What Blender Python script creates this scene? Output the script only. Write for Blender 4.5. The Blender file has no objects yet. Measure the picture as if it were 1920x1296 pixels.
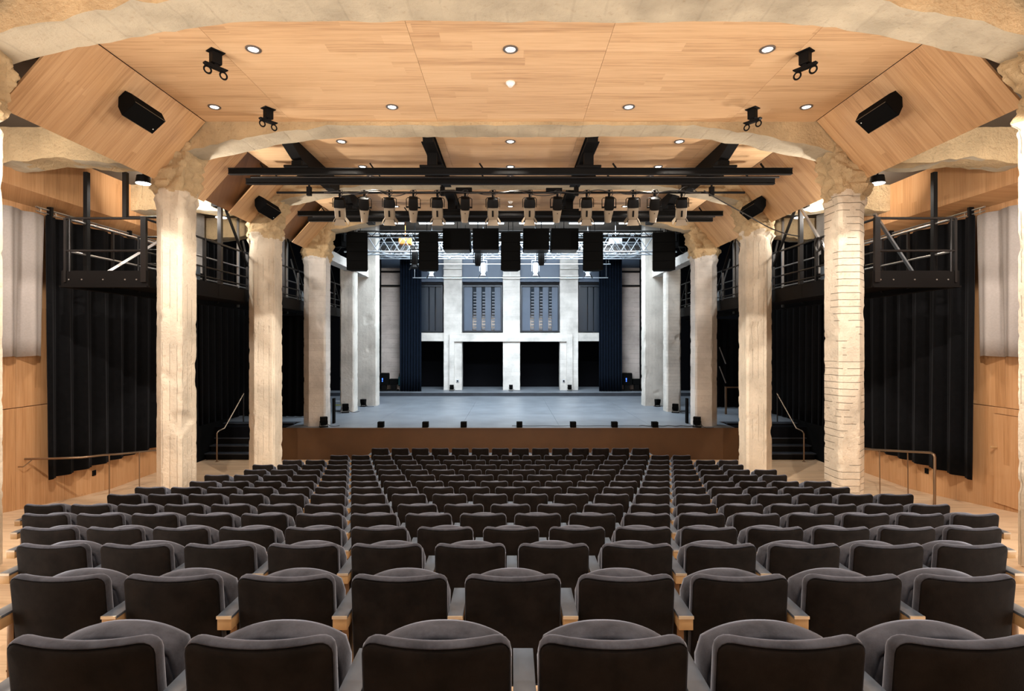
import bpy, bmesh, math, random
from mathutils import Vector, Matrix, noise

# Coordinates below: x right, y away from the camera (depth), z up, all measured from the camera's eye.
# EYE is added to every top-level object at the end, so that the floor in front of the stage is z = 0.
EYE = 3.73
random.seed(7)
scene = bpy.context.scene
C = scene.collection

# ------------------------------------------------------------------ camera, world, exposure, large lights
cam_d = bpy.data.cameras.new('camera')
cam_d.sensor_width = 36.0
cam_d.lens = 36.0 * 1000 / 1920
cam_d.shift_x = 3 / 1920
cam_d.shift_y = -5 / 1920
cam_d.clip_start = 0.05
cam_d.clip_end = 200
cam = bpy.data.objects.new('camera', cam_d)
C.objects.link(cam)
cam.rotation_euler = (math.pi / 2, 0, 0)
scene.camera = cam

w = bpy.data.worlds.new('world')
scene.world = w
w.use_nodes = True
w.node_tree.nodes['Background'].inputs[0].default_value = (1, 0.95, 0.9, 1)
w.node_tree.nodes['Background'].inputs[1].default_value = 0.02

scene.view_settings.view_transform = 'Standard'
scene.view_settings.look = 'None'
scene.view_settings.exposure = 0.0
scene.view_settings.gamma = 1.0
scene.view_settings.use_curve_mapping = False
scene.cycles.max_bounces = 7
scene.cycles.diffuse_bounces = 4
scene.cycles.glossy_bounces = 3
scene.cycles.transmission_bounces = 4
scene.cycles.sample_clamp_indirect = 6.0
scene.cycles.caustics_reflective = False
scene.cycles.caustics_refractive = False
scene.cycles.use_denoising = True

WARM = (1.0, 0.92, 0.80)
NEUT = (1.0, 0.93, 0.85)
COOL = (0.80, 0.91, 1.0)


def area(name, loc, target, size, size_y, power, color, spread=180, shape='RECTANGLE'):
    d = bpy.data.lights.new(name, 'AREA')
    d.shape = shape
    d.size = size
    if shape == 'RECTANGLE':
        d.size_y = size_y
    d.energy = power
    d.color = color
    d.spread = math.radians(spread)
    o = bpy.data.objects.new(name, d)
    C.objects.link(o)
    o.location = loc
    o.rotation_euler = (Vector(target) - Vector(loc)).to_track_quat('-Z', 'Y').to_euler()
    return o


def spot(name, loc, target, power, color, angle=120, blend=0.6, radius=0.06):
    d = bpy.data.lights.new(name, 'SPOT')
    d.energy = power
    d.color = color
    d.spot_size = math.radians(angle)
    d.spot_blend = blend
    d.shadow_soft_size = radius
    o = bpy.data.objects.new(name, d)
    C.objects.link(o)
    o.location = loc
    o.rotation_euler = (Vector(target) - Vector(loc)).to_track_quat('-Z', 'Y').to_euler()
    return o


# unseen area light added behind the camera to brighten pillars and ceiling
area('house_wash', (0, -2.0, 2.2), (0, 9.0, 3.4), 14, 1.0, 260, NEUT, 120)
# unseen area lights added at both sides to brighten the wooden ceiling
for sgn in (-1, 1):
    area('ceiling_uplight', (sgn * 6.6, 3.2, -0.9), (-sgn * 0.5, 7.9, 4.2), 5.0, 2.2, 360, NEUT, 120)
    # unseen spots added for the light patches on the aisles and side walls
    spot('aisle_spot', (sgn * 3.6, 4.3, 4.05), (sgn * 9.2, 12.0, -3.3), 2600, NEUT, 46, 0.15, 0.05)
    spot('aisle_spot', (sgn * 2.08, 9.30, 4.05), (sgn * 8.6, 14.8, -3.7), 2000, NEUT, 30, 0.2, 0.05)
    spot('wall_washer', (sgn * 8.3, 6.8, 2.4), (sgn * 9.72, 10.6, 3.5), 650, NEUT, 90, 0.8, 0.08)  # added light, unseen, to brighten the upper side walls
# stage wash: the cool working light in the stage house, upstage of the truss
area('stage_wash_front', (0, 19.5, 5.1), (0, 23.0, -2.7), 10, 0.8, 900, COOL, 130)  # added fill for the stage pillar fronts, no lamp of its own
area('stage_wash', (0, 22.5, 5.0), (0, 23.5, -3), 10, 2.0, 750, COOL)
area('stage_wash_upstage', (0, 23.6, 5.0), (0, 28.8, -1.0), 9, 1.0, 720, COOL)

# ------------------------------------------------------------------ materials


def new_mat(name):
    m = bpy.data.materials.new(name)
    m.use_nodes = True
    nt = m.node_tree
    return m, nt, nt.nodes['Principled BSDF']


def lk(nt, a, b):
    nt.links.new(a, b)


def math_n(nt, op, a=None, b=None):
    n = nt.nodes.new('ShaderNodeMath')
    n.operation = op
    for i, v in enumerate((a, b)):
        if v is None:
            continue
        if hasattr(v, 'links'):
            lk(nt, v, n.inputs[i])
        else:
            n.inputs[i].default_value = v
    return n.outputs[0]


def ramp(nt, fac, stops):
    r = nt.nodes.new('ShaderNodeValToRGB')
    el = r.color_ramp.elements
    el[0].position, el[0].color = stops[0][0], (*stops[0][1], 1)
    el[1].position, el[1].color = stops[-1][0], (*stops[-1][1], 1)
    for p, c in stops[1:-1]:
        e = el.new(p)
        e.color = (*c, 1)
    lk(nt, fac, r.inputs[0])
    return r.outputs[0]


def mixc(nt, mode, fac, a, b):
    n = nt.nodes.new('ShaderNodeMix')
    n.data_type = 'RGBA'
    n.blend_type = mode
    for sock, v in ((n.inputs[0], fac), (n.inputs[6], a), (n.inputs[7], b)):
        if hasattr(v, 'links'):
            lk(nt, v, sock)
        elif isinstance(v, tuple):
            sock.default_value = (*v, 1)
        else:
            sock.default_value = v
    return n.outputs[2]


def plain(name, col, rough=0.6, metal=0.0, spec=0.5, var=0.0, scale=6.0):
    m, nt, b = new_mat(name)
    b.inputs['Base Color'].default_value = (*col, 1)
    b.inputs['Roughness'].default_value = rough
    b.inputs['Metallic'].default_value = metal
    b.inputs['Specular IOR Level'].default_value = spec
    if var:
        tc = nt.nodes.new('ShaderNodeTexCoord')
        n = nt.nodes.new('ShaderNodeTexNoise')
        n.inputs['Scale'].default_value = scale
        n.inputs['Detail'].default_value = 5
        lk(nt, tc.outputs['Object'], n.inputs['Vector'])
        c = ramp(nt, n.outputs[0], [(0.3, tuple(v * (1 - var) for v in col)), (0.7, tuple(min(1, v * (1 + var)) for v in col))])
        lk(nt, c, b.inputs['Base Color'])
    return m


def emit(name, col, strength):
    m, nt, b = new_mat(name)
    b.inputs['Base Color'].default_value = (*col, 1)
    b.inputs['Emission Color'].default_value = (*col, 1)
    b.inputs['Emission Strength'].default_value = strength
    return m


def wood(name, axis, c_dark, c_mid, c_light, width=0.16, length=2.4, rough=0.42):
    """boards along AXIS with per-board tint, streaky grain and slow figure"""
    m, nt, b = new_mat(name)
    tc = nt.nodes.new('ShaderNodeTexCoord')
    oi = nt.nodes.new('ShaderNodeObjectInfo')
    sp = nt.nodes.new('ShaderNodeSeparateXYZ')
    lk(nt, tc.outputs['Object'], sp.inputs[0])
    X, Y, Z = sp.outputs
    if axis == 'X':
        a, c = X, math_n(nt, 'ADD', Y, Z)
    elif axis == 'Y':
        a, c = Y, math_n(nt, 'ADD', X, Z)
    else:
        a, c = Z, math_n(nt, 'ADD', X, Y)
    off = math_n(nt, 'MULTIPLY', oi.outputs['Random'], 37.0)
    c2 = math_n(nt, 'ADD', c, off)
    strip = math_n(nt, 'FLOOR', math_n(nt, 'DIVIDE', c2, width))
    wn = nt.nodes.new('ShaderNodeTexWhiteNoise')
    wn.noise_dimensions = '1D'
    lk(nt, strip, wn.inputs['W'])
    a2 = math_n(nt, 'ADD', a, math_n(nt, 'MULTIPLY', wn.outputs['Value'], 9.0))
    cell = math_n(nt, 'FLOOR', math_n(nt, 'DIVIDE', a2, length))
    wn2 = nt.nodes.new('ShaderNodeTexWhiteNoise')
    wn2.noise_dimensions = '2D'
    cv = nt.nodes.new('ShaderNodeCombineXYZ')
    lk(nt, strip, cv.inputs[0])
    lk(nt, cell, cv.inputs[1])
    lk(nt, cv.outputs[0], wn2.inputs['Vector'])
    gv = nt.nodes.new('ShaderNodeCombineXYZ')
    lk(nt, math_n(nt, 'MULTIPLY', a2, 0.9), gv.inputs[0])
    lk(nt, math_n(nt, 'MULTIPLY', c2, 26.0), gv.inputs[1])
    lk(nt, math_n(nt, 'MULTIPLY', wn2.outputs['Value'], 20.0), gv.inputs[2])
    n1 = nt.nodes.new('ShaderNodeTexNoise')
    n1.inputs['Scale'].default_value = 1.0
    n1.inputs['Detail'].default_value = 6
    n1.inputs['Roughness'].default_value = 0.6
    n1.inputs['Distortion'].default_value = 0.6
    lk(nt, gv.outputs[0], n1.inputs['Vector'])
    gv2 = nt.nodes.new('ShaderNodeCombineXYZ')
    lk(nt, math_n(nt, 'MULTIPLY', a2, 3.0), gv2.inputs[0])
    lk(nt, math_n(nt, 'MULTIPLY', c2, 140.0), gv2.inputs[1])
    n2 = nt.nodes.new('ShaderNodeTexNoise')
    n2.inputs['Scale'].default_value = 1.0
    n2.inputs['Detail'].default_value = 3
    lk(nt, gv2.outputs[0], n2.inputs['Vector'])
    v = math_n(nt, 'ADD', math_n(nt, 'ADD', math_n(nt, 'MULTIPLY', wn2.outputs['Value'], 0.15), 0.10), math_n(nt, 'MULTIPLY', n1.outputs[0], 0.62))
    v = math_n(nt, 'ADD', v, math_n(nt, 'MULTIPLY', n2.outputs[0], 0.16))
    col = ramp(nt, v, [(0.36, c_dark), (0.55, c_mid), (0.74, c_light)])
    lk(nt, col, b.inputs['Base Color'])
    b.inputs['Roughness'].default_value = rough
    b.inputs['Specular IOR Level'].default_value = 0.3
    return m


def concrete(name, col, dark, bump=0.5, boards='Z', board_w=0.14, board_amt=0.25):
    m, nt, b = new_mat(name)
    tc = nt.nodes.new('ShaderNodeTexCoord')
    oi = nt.nodes.new('ShaderNodeObjectInfo')
    va = nt.nodes.new('ShaderNodeVectorMath')
    va.operation = 'ADD'
    sc = nt.nodes.new('ShaderNodeVectorMath')
    sc.operation = 'SCALE'
    sc.inputs[0].default_value = (17.0, 31.0, 23.0)
    lk(nt, oi.outputs['Random'], sc.inputs['Scale'])
    lk(nt, tc.outputs['Object'], va.inputs[0])
    lk(nt, sc.outputs[0], va.inputs[1])
    P = va.outputs[0]

    def noise_n(scale, detail, rough=0.55):
        n = nt.nodes.new('ShaderNodeTexNoise')
        n.inputs['Scale'].default_value = scale
        n.inputs['Detail'].default_value = detail
        n.inputs['Roughness'].default_value = rough
        lk(nt, P, n.inputs['Vector'])
        return n.outputs[0]
    big = noise_n(1.1, 5)
    fine = noise_n(14, 6, 0.65)
    c1 = ramp(nt, big, [(0.3, tuple(0.70 * v for v in col)), (0.55, col), (0.75, tuple(min(1, v * 1.12) for v in col))])
    c2 = ramp(nt, fine, [(0.25, dark), (0.42, (1, 1, 1)), (1.0, (1, 1, 1))])
    cc = mixc(nt, 'MULTIPLY', 0.4, c1, c2)
    # form-board joints
    sp = nt.nodes.new('ShaderNodeSeparateXYZ')
    lk(nt, P, sp.inputs[0])
    if boards == 'Z':       # boards upright: joints along z
        cax = math_n(nt, 'ADD', sp.outputs[0], sp.outputs[1])
        aax = sp.outputs[2]
    elif boards == 'H':     # boards lying: joints horizontal
        cax, aax = sp.outputs[2], math_n(nt, 'ADD', sp.outputs[0], sp.outputs[1])
    else:                   # boards across a beam
        cax, aax = sp.outputs[0], sp.outputs[1]
    wob = math_n(nt, 'MULTIPLY', noise_n(2.0, 2), 0.03)
    bd = math_n(nt, 'DIVIDE', math_n(nt, 'ADD', cax, wob), board_w)
    fr = math_n(nt, 'FRACT', bd)
    d = math_n(nt, 'ABSOLUTE', math_n(nt, 'SUBTRACT', fr, 0.5))
    joint = ramp(nt, d, [(0.44, (0, 0, 0)), (0.49, (1, 1, 1))])
    wn = nt.nodes.new('ShaderNodeTexWhiteNoise')
    wn.noise_dimensions = '1D'
    lk(nt, math_n(nt, 'FLOOR', bd), wn.inputs['W'])
    gate = math_n(nt, 'GREATER_THAN', noise_n(1.7, 2), 0.47)
    jm = math_n(nt, 'MULTIPLY', math_n(nt, 'MULTIPLY', joint, gate), board_amt)
    cc = mixc(nt, 'MIX', jm, cc, tuple(0.35 * v for v in col))
    tint = ramp(nt, wn.outputs['Value'], [(0, (0.88, 0.88, 0.88)), (1, (1, 1, 1))])
    cc = mixc(nt, 'MULTIPLY', 0.7, cc, tint)
    lk(nt, cc, b.inputs['Base Color'])
    b.inputs['Roughness'].default_value = 0.9
    b.inputs['Specular IOR Level'].default_value = 0.2
    vor = nt.nodes.new('ShaderNodeTexVoronoi')
    vor.inputs['Scale'].default_value = 26
    lk(nt, P, vor.inputs['Vector'])
    pits = math_n(nt, 'MULTIPLY', math_n(nt, 'LESS_THAN', vor.outputs['Distance'], 0.17), -0.9)
    h = math_n(nt, 'ADD', math_n(nt, 'MULTIPLY', fine, 1.0), pits)
    h = math_n(nt, 'SUBTRACT', h, math_n(nt, 'MULTIPLY', jm, 1.5))
    bp = nt.nodes.new('ShaderNodeBump')
    bp.inputs['Strength'].default_value = bump
    bp.inputs['Distance'].default_value = 0.02
    lk(nt, h, bp.inputs['Height'])
    lk(nt, bp.outputs[0], b.inputs['Normal'])
    return m


def velvet(name, base, sheen, tint, bump=0.15):
    m, nt, b = new_mat(name)
    tc = nt.nodes.new('ShaderNodeTexCoord')
    oi = nt.nodes.new('ShaderNodeObjectInfo')
    va = nt.nodes.new('ShaderNodeVectorMath')
    va.operation = 'ADD'
    sc = nt.nodes.new('ShaderNodeVectorMath')
    sc.operation = 'SCALE'
    sc.inputs[0].default_value = (7, 3, 5)
    lk(nt, oi.outputs['Random'], sc.inputs['Scale'])
    lk(nt, tc.outputs['Object'], va.inputs[0])
    lk(nt, sc.outputs[0], va.inputs[1])
    n = nt.nodes.new('ShaderNodeTexNoise')
    n.inputs['Scale'].default_value = 9
    n.inputs['Detail'].default_value = 8
    n.inputs['Roughness'].default_value = 0.7
    lk(nt, va.outputs[0], n.inputs['Vector'])
    c = ramp(nt, n.outputs[0], [(0.35, tuple(v * 0.65 for v in base)), (0.68, tuple(v * 1.5 for v in base))])
    lk(nt, c, b.inputs['Base Color'])
    b.inputs['Roughness'].default_value = 0.95
    b.inputs['Specular IOR Level'].default_value = 0.1
    b.inputs['Sheen Weight'].default_value = sheen
    b.inputs['Sheen Roughness'].default_value = 0.35
    b.inputs['Sheen Tint'].default_value = (*tint, 1)
    n2 = nt.nodes.new('ShaderNodeTexNoise')
    n2.inputs['Scale'].default_value = 160
    lk(nt, va.outputs[0], n2.inputs['Vector'])
    bp = nt.nodes.new('ShaderNodeBump')
    bp.inputs['Strength'].default_value = bump
    bp.inputs['Distance'].default_value = 0.003
    lk(nt, n2.outputs[0], bp.inputs['Height'])
    lk(nt, bp.outputs[0], b.inputs['Normal'])
    return m


M = {}
M['ceil_wood'] = wood('ceiling veneer', 'X', (0.37, 0.215, 0.11), (0.57, 0.365, 0.20), (0.65, 0.44, 0.255), 0.21, 2.7)
M['slope_wood'] = wood('slanted panel veneer', 'X', (0.35, 0.195, 0.09), (0.53, 0.32, 0.16), (0.61, 0.39, 0.21), 0.13, 6.0)
M['wall_wood'] = wood('wall veneer', 'Z', (0.34, 0.165, 0.065), (0.48, 0.25, 0.11), (0.55, 0.31, 0.15), 0.15, 4.0)
M['floor_wood'] = wood('floor boards', 'X', (0.40, 0.26, 0.15), (0.60, 0.42, 0.265), (0.68, 0.50, 0.33), 0.12, 1.6, 0.35)
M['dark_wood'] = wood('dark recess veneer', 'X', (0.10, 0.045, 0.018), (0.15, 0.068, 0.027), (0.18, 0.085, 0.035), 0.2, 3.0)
M['fascia_wood'] = plain('stage fascia', (0.072, 0.030, 0.008), 0.5, var=0.12, scale=1.5)
M['concrete_grey'] = concrete('stage pillar concrete', (0.60, 0.57, 0.52), (0.55, 0.5, 0.45), 0.5, 'Z')  # greyer base carries the cool stage light on these pillars
M['concrete_grey_lying'] = concrete('stage pillar concrete lying boards', (0.60, 0.57, 0.52), (0.55, 0.5, 0.45), 0.5, 'H', 0.13, 0.4)  # same grey, with the cool stage light put into the colour
M['concrete'] = concrete('pillar concrete', (0.66, 0.565, 0.44), (0.50, 0.36, 0.22), 1.0, 'Z')
M['concrete_lying'] = concrete('pillar concrete lying boards', (0.67, 0.575, 0.45), (0.50, 0.36, 0.22), 1.0, 'H', 0.13, 0.6)
M['concrete_beam'] = concrete('beam concrete', (0.47, 0.40, 0.29), (0.5, 0.38, 0.24), 0.7, 'A', 0.4, 0.13)
M['concrete_rough'] = concrete('broken concrete', (0.54, 0.395, 0.225), (0.30, 0.17, 0.07), 1.8, 'Z', 0.3, 0.05)
M['concrete_stage'] = concrete('stage wall concrete', (0.66, 0.63, 0.59), (0.6, 0.56, 0.5), 0.5, 'H', 0.2, 0.15)  # whiter base carries the cool stage light
M['plaster_stage'] = concrete('stage side wall', (0.50, 0.43, 0.39), (0.55, 0.47, 0.42), 0.6, 'H', 0.25, 0.35)
M['slab'] = plain('dark slab', (0.05, 0.035, 0.022), 0.9)  # dark base stands for the unlit void above the panels
M['black'] = plain('black steel', (0.003, 0.0026, 0.0025), 0.55, 0.0, 0.12)
M['rail_steel'] = plain('painted dark steel', (0.007, 0.0055, 0.005), 0.38, 0.1, 0.35)
M['fascia_steel'] = plain('catwalk fascia steel', (0.003, 0.002, 0.0016), 0.6, 0.0, 0.12)
M['steel'] = plain('bare steel', (0.42, 0.40, 0.38), 0.35, 0.9)
M['ring_steel'] = plain('downlight trim', (0.16, 0.14, 0.13), 0.4, 0.6)
M['alu'] = plain('aluminium', (0.62, 0.68, 0.74), 0.32, 0.9)
M['brass'] = plain('bronze tube', (0.24, 0.16, 0.10), 0.35, 0.8)
M['white_plastic'] = plain('white plastic', (0.75, 0.72, 0.68), 0.4)
M['tan_body'] = plain('champagne lamp housing', (0.21, 0.165, 0.115), 0.5, 0.1)
M['grey_body'] = plain('grey lamp housing', (0.45, 0.48, 0.52), 0.45, 0.2)
M['speaker'] = plain('speaker black', (0.0025, 0.0025, 0.0025), 0.8, 0.0, 0.06)
M['speaker_edge'] = plain('speaker edge', (0.10, 0.075, 0.05), 0.5)
M['curtain_black'] = velvet('black drape', (0.0026, 0.0025, 0.0028), 0.07, (0.5, 0.5, 0.55), 0.05)
M['curtain_navy'] = velvet('navy black drape', (0.002, 0.0045, 0.010), 0.05, (0.3, 0.45, 0.7), 0.05)
M['curtain_grey'] = plain('grey drape', (0.30, 0.26, 0.235), 0.95, 0, 0.1, 0.06, 30)
M['velvet'] = velvet('charcoal velvet', (0.044, 0.045, 0.055), 0.6, (0.68, 0.72, 0.86))  # lighter base on rim and cushion stands for strong top light
M['velvet_back'] = velvet('charcoal velvet back', (0.009, 0.007, 0.006), 0.05, (0.6, 0.5, 0.45))  # darker copy of the velvet; shade on the seat backs put into colour
M['arm_top'] = plain('armrest laminate', (0.08, 0.095, 0.12), 0.30, 0.0, 0.5, 0.15, 12)  # blue in the base colour stands for reflected cool stage light
M['arm_edge'] = plain('armrest bright edge', (0.7, 0.62, 0.5), 0.3, 0.7)
M['arm_wood'] = plain('armrest oak', (0.42, 0.26, 0.12), 0.5, 0, 0.3, 0.12, 10)
M['stage_floor'] = plain('stage floor vinyl', (0.155, 0.175, 0.20), 0.42, 0.0, 0.4, 0.16, 1.3)
M['stage_riser'] = plain('stage riser', (0.018, 0.022, 0.03), 0.6, var=0.3, scale=3)
M['panel_blue'] = plain('blue grey acoustic panel', (0.072, 0.097, 0.14), 0.45, 0.0, 0.4, 0.06, 2)
M['frame_dark'] = plain('window frame', (0.014, 0.022, 0.034), 0.35)
M['glass_dark'] = plain('dark window glass', (0.012, 0.02, 0.03), 0.08, 0.0, 0.6)
M['rung'] = plain('louvre rung', (0.10, 0.115, 0.14), 0.5)
M['void'] = plain('unlit void', (0.003, 0.003, 0.004), 0.9, 0, 0.05)  # near-black base colour stands for unlit depth
M['lamp_white'] = emit('lamp lens', (1.0, 0.97, 0.92), 6.0)
M['strip_white'] = emit('fluorescent strip', (0.86, 0.94, 1.0), 5.0)
M['blue_led'] = emit('blue led', (0.05, 0.15, 1.0), 3.0)
M['white_led'] = emit('white led', (0.7, 0.8, 1.0), 3.0)
M['yellow'] = plain('yellow tape', (0.55, 0.55, 0.03), 0.5)
M['white_tape'] = plain('white tape', (0.7, 0.7, 0.7), 0.5)
M['teal'] = plain('teal bottle', (0.03, 0.16, 0.20), 0.35)
M['cable'] = plain('cable rubber', (0.02, 0.017, 0.015), 0.6)
M['red'] = plain('red handle', (0.5, 0.06, 0.03), 0.5)
M['orange'] = plain('orange webbing', (0.7, 0.25, 0.05), 0.6)

# ------------------------------------------------------------------ mesh helpers
ORG = {}


class MB:
    def __init__(self):
        self.bm = bmesh.new()

    def box(self, x0, x1, y0, y1, z0, z1, bevel=0.0):
        x0, x1 = min(x0, x1), max(x0, x1)
        vs = [self.bm.verts.new((x, y, z)) for z in (z0, z1) for y in (y0, y1) for x in (x0, x1)]
        fs = []
        for q in ((0, 2, 3, 1), (4, 5, 7, 6), (0, 1, 5, 4), (2, 6, 7, 3), (0, 4, 6, 2), (1, 3, 7, 5)):
            fs.append(self.bm.faces.new([vs[i] for i in q]))
        if bevel:
            es = list({e for f in fs for e in f.edges})
            bmesh.ops.bevel(self.bm, geom=es, offset=bevel, segments=2, affect='EDGES', profile=0.5)
        return self

    def cone(self, p0, p1, r0, r1=None, seg=10, caps=True):
        r1 = r0 if r1 is None else r1
        p0, p1 = Vector(p0), Vector(p1)
        d = (p1 - p0).normalized()
        u = d.orthogonal().normalized()
        v = d.cross(u)
        if abs(d.z) < 0.99:
            u = d.cross(Vector((0, 0, 1))).normalized()
            v = d.cross(u)
        A, B = [], []
        for i in range(seg):
            t = 2 * math.pi * (i + 0.5) / seg
            e = u * math.cos(t) + v * math.sin(t)
            A.append(self.bm.verts.new(p0 + e * r0))
            B.append(self.bm.verts.new(p1 + e * r1))
        for i in range(seg):
            j = (i + 1) % seg
            self.bm.faces.new((A[i], A[j], B[j], B[i]))
        if caps:
            self.bm.faces.new(A[::-1])
            self.bm.faces.new(B)
        return self

    def tube(self, pts, r, seg=8):
        pts = [Vector(p) for p in pts]
        rings = []
        up = None
        for i, p in enumerate(pts):
            d = (pts[min(i + 1, len(pts) - 1)] - pts[max(i - 1, 0)]).normalized()
            if up is None:
                up = d.orthogonal().normalized()
            up = (up - d * up.dot(d)).normalized()
            v = d.cross(up)
            rings.append([self.bm.verts.new(p + (up * math.cos(2 * math.pi * k / seg) + v * math.sin(2 * math.pi * k / seg)) * r) for k in range(seg)])
        for a, b in zip(rings, rings[1:]):
            for k in range(seg):
                j = (k + 1) % seg
                self.bm.faces.new((a[k], a[j], b[j], b[k]))
        self.bm.faces.new(rings[0][::-1])
        self.bm.faces.new(rings[-1])
        return self

    def bar(self, p0, p1, wx, wy):
        """rectangular bar between two points"""
        p0, p1 = Vector(p0), Vector(p1)
        d = (p1 - p0).normalized()
        ref = Vector((0, 0, 1)) if abs(d.z) < 0.9 else Vector((0, 1, 0))
        u = d.cross(ref).normalized() * (wx / 2)
        v = d.cross(u).normalized() * (wy / 2)
        A = [self.bm.verts.new(p0 + a * u + b * v) for a, b in ((-1, -1), (1, -1), (1, 1), (-1, 1))]
        B = [self.bm.verts.new(p1 + a * u + b * v) for a, b in ((-1, -1), (1, -1), (1, 1), (-1, 1))]
        self.bm.faces.new(A[::-1])
        self.bm.faces.new(B)
        for i in range(4):
            j = (i + 1) % 4
            self.bm.faces.new((A[i], A[j], B[j], B[i]))
        return self

    def prism(self, poly, axis, a0, a1):
        def P(p, a):
            return {'x': (a, p[0], p[1]), 'y': (p[0], a, p[1]), 'z': (p[0], p[1], a)}[axis]
        A = [self.bm.verts.new(P(p, a0)) for p in poly]
        B = [self.bm.verts.new(P(p, a1)) for p in poly]
        self.bm.faces.new(A)
        self.bm.faces.new(B[::-1])
        for i in range(len(poly)):
            j = (i + 1) % len(poly)
            self.bm.faces.new((A[i], B[i], B[j], A[j]))
        return self

    def loft(self, rings, close=True, caps=True):
        R = [[self.bm.verts.new(p) for p in r] for r in rings]
        n = len(R[0])
        for a, b in zip(R, R[1:]):
            for i in range(n if close else n - 1):
                j = (i + 1) % n
                self.bm.faces.new((a[i], a[j], b[j], b[i]))
        if caps:
            self.bm.faces.new(R[0][::-1])
            self.bm.faces.new(R[-1])
        return self

    def mesh(self, name, mat, smooth=False, origin=(0, 0, 0)):
        bmesh.ops.recalc_face_normals(self.bm, faces=self.bm.faces)
        if any(origin):
            bmesh.ops.translate(self.bm, verts=self.bm.verts, vec=-Vector(origin))
        me = bpy.data.meshes.new(name)
        self.bm.to_mesh(me)
        self.bm.free()
        me.materials.append(mat)
        if smooth:
            me.polygons.foreach_set('use_smooth', [True] * len(me.polygons))
            if smooth != 'full':
                try:
                    me.set_sharp_from_angle(angle=math.radians(38))
                except Exception:
                    pass
        return me

    def build(self, name, mat, parent=None, smooth=False, local=False):
        if parent is not None:
            o0 = (0, 0, 0) if local else ORG.get(parent.name, (0, 0, 0))
            me = self.mesh(name, mat, smooth, o0)
            o = bpy.data.objects.new(name, me)
            C.objects.link(o)
            o.parent = parent
            ORG[o.name] = tuple(o0)
            return o
        xs = [v.co for v in self.bm.verts]
        lo = Vector((min(v.x for v in xs), min(v.y for v in xs), min(v.z for v in xs)))
        hi = Vector((max(v.x for v in xs), max(v.y for v in xs), max(v.z for v in xs)))
        o0 = ((lo.x + hi.x) / 2, (lo.y + hi.y) / 2, lo.z)
        me = self.mesh(name, mat, smooth, o0)
        o = bpy.data.objects.new(name, me)
        C.objects.link(o)
        o.location = o0
        ORG[o.name] = o0
        return o


def empty(name, loc, rot=(0, 0, 0)):
    o = bpy.data.objects.new(name, None)
    o.empty_display_size = 0.1
    C.objects.link(o)
    o.location = loc
    o.rotation_euler = rot
    ORG[o.name] = tuple(loc)
    return o


def tag(o, label=None, cat=None, group=None, kind=None):
    if label:
        o['label'] = label
    if cat:
        o['category'] = cat
    if group:
        o['group'] = group
    if kind:
        o['kind'] = kind
    return o


def inst(name, me, parent=None, loc=(0, 0, 0), rot=(0, 0, 0)):
    o = bpy.data.objects.new(name, me)
    C.objects.link(o)
    o.parent = parent
    o.location = loc
    o.rotation_euler = rot
    return o


def copy_tree(o, parent=None):
    c = o.copy()
    C.objects.link(c)
    c.parent = parent
    for ch in list(KIDS.get(o.name, [])):
        copy_tree(ch, c)
    return c


KIDS = {}


def index_kids(*roots):
    """remember the children of prototype things so that copying does not search the scene"""
    for r in roots:
        KIDS[r.name] = list(r.children)
        index_kids(*KIDS[r.name])


ORD = ['first', 'second', 'third', 'fourth', 'fifth', 'sixth', 'seventh', 'eighth', 'ninth', 'tenth', 'eleventh', 'twelfth',
       'thirteenth', 'fourteenth', 'fifteenth', 'sixteenth', 'seventeenth', 'eighteenth', 'nineteenth', 'twentieth', 'twenty-first']


def side(s):
    return 'left' if s < 0 else 'right'


def nz(p, scale, octv=4, h=1.0):
    return noise.fractal(Vector(p) * scale, h, 2.0, octv)


# ------------------------------------------------------------------ the room: rows, floor, stage
ROWS = [  # depth of the seat-back plane, height of the seat-back top, seat offsets, sideways shift
    (1.61, -0.878, [-2.5 + i for i in range(6)], 0.045),
    (2.535, -1.094, list(range(-4, 5)), 0.012),
    (3.46, -1.295, [-5.5 + i for i in range(12)], 0.01),
    (4.39, -1.508, list(range(-7, 8)), 0.006),
    (5.31, -1.691, [-8.5 + i for i in range(18)], 0),
    (6.24, -1.879, list(range(-10, 10)), 0),
    (7.17, -2.024, [-9.5 + i for i in range(20)], 0),
    (8.09, -2.178, list(range(-10, 10)), 0),
    (9.02, -2.33, [-9.5 + i for i in range(20)], 0),
    (9.94, -2.45, list(range(-10, 10)), 0),
    (10.87, -2.575, [-9.5 + i for i in range(20)], 0),
    (11.80, -2.686, list(range(-10, 10)), 0),
    (12.72, -2.787, [-9.5 + i for i in range(20)], 0),
    (13.65, -2.884, list(range(-8, 9)), 0),
    (14.57, -2.875, [-6.5 + i for i in range(14)], 0),
]
PITCH = 0.55
SEAT_H = 0.85
FL0 = -3.73


def floor_z(y):
    pts = [(-6, -1.05)] + [(r[0], r[1] - SEAT_H + 0.06 * r[1] / r[0]) for r in ROWS[:13]] + [(13.65, FL0), (40, FL0)]
    for (a, za), (b, zb) in zip(pts, pts[1:]):
        if a <= y <= b:
            return za + (zb - za) * (y - a) / (b - a)
    return FL0


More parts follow.
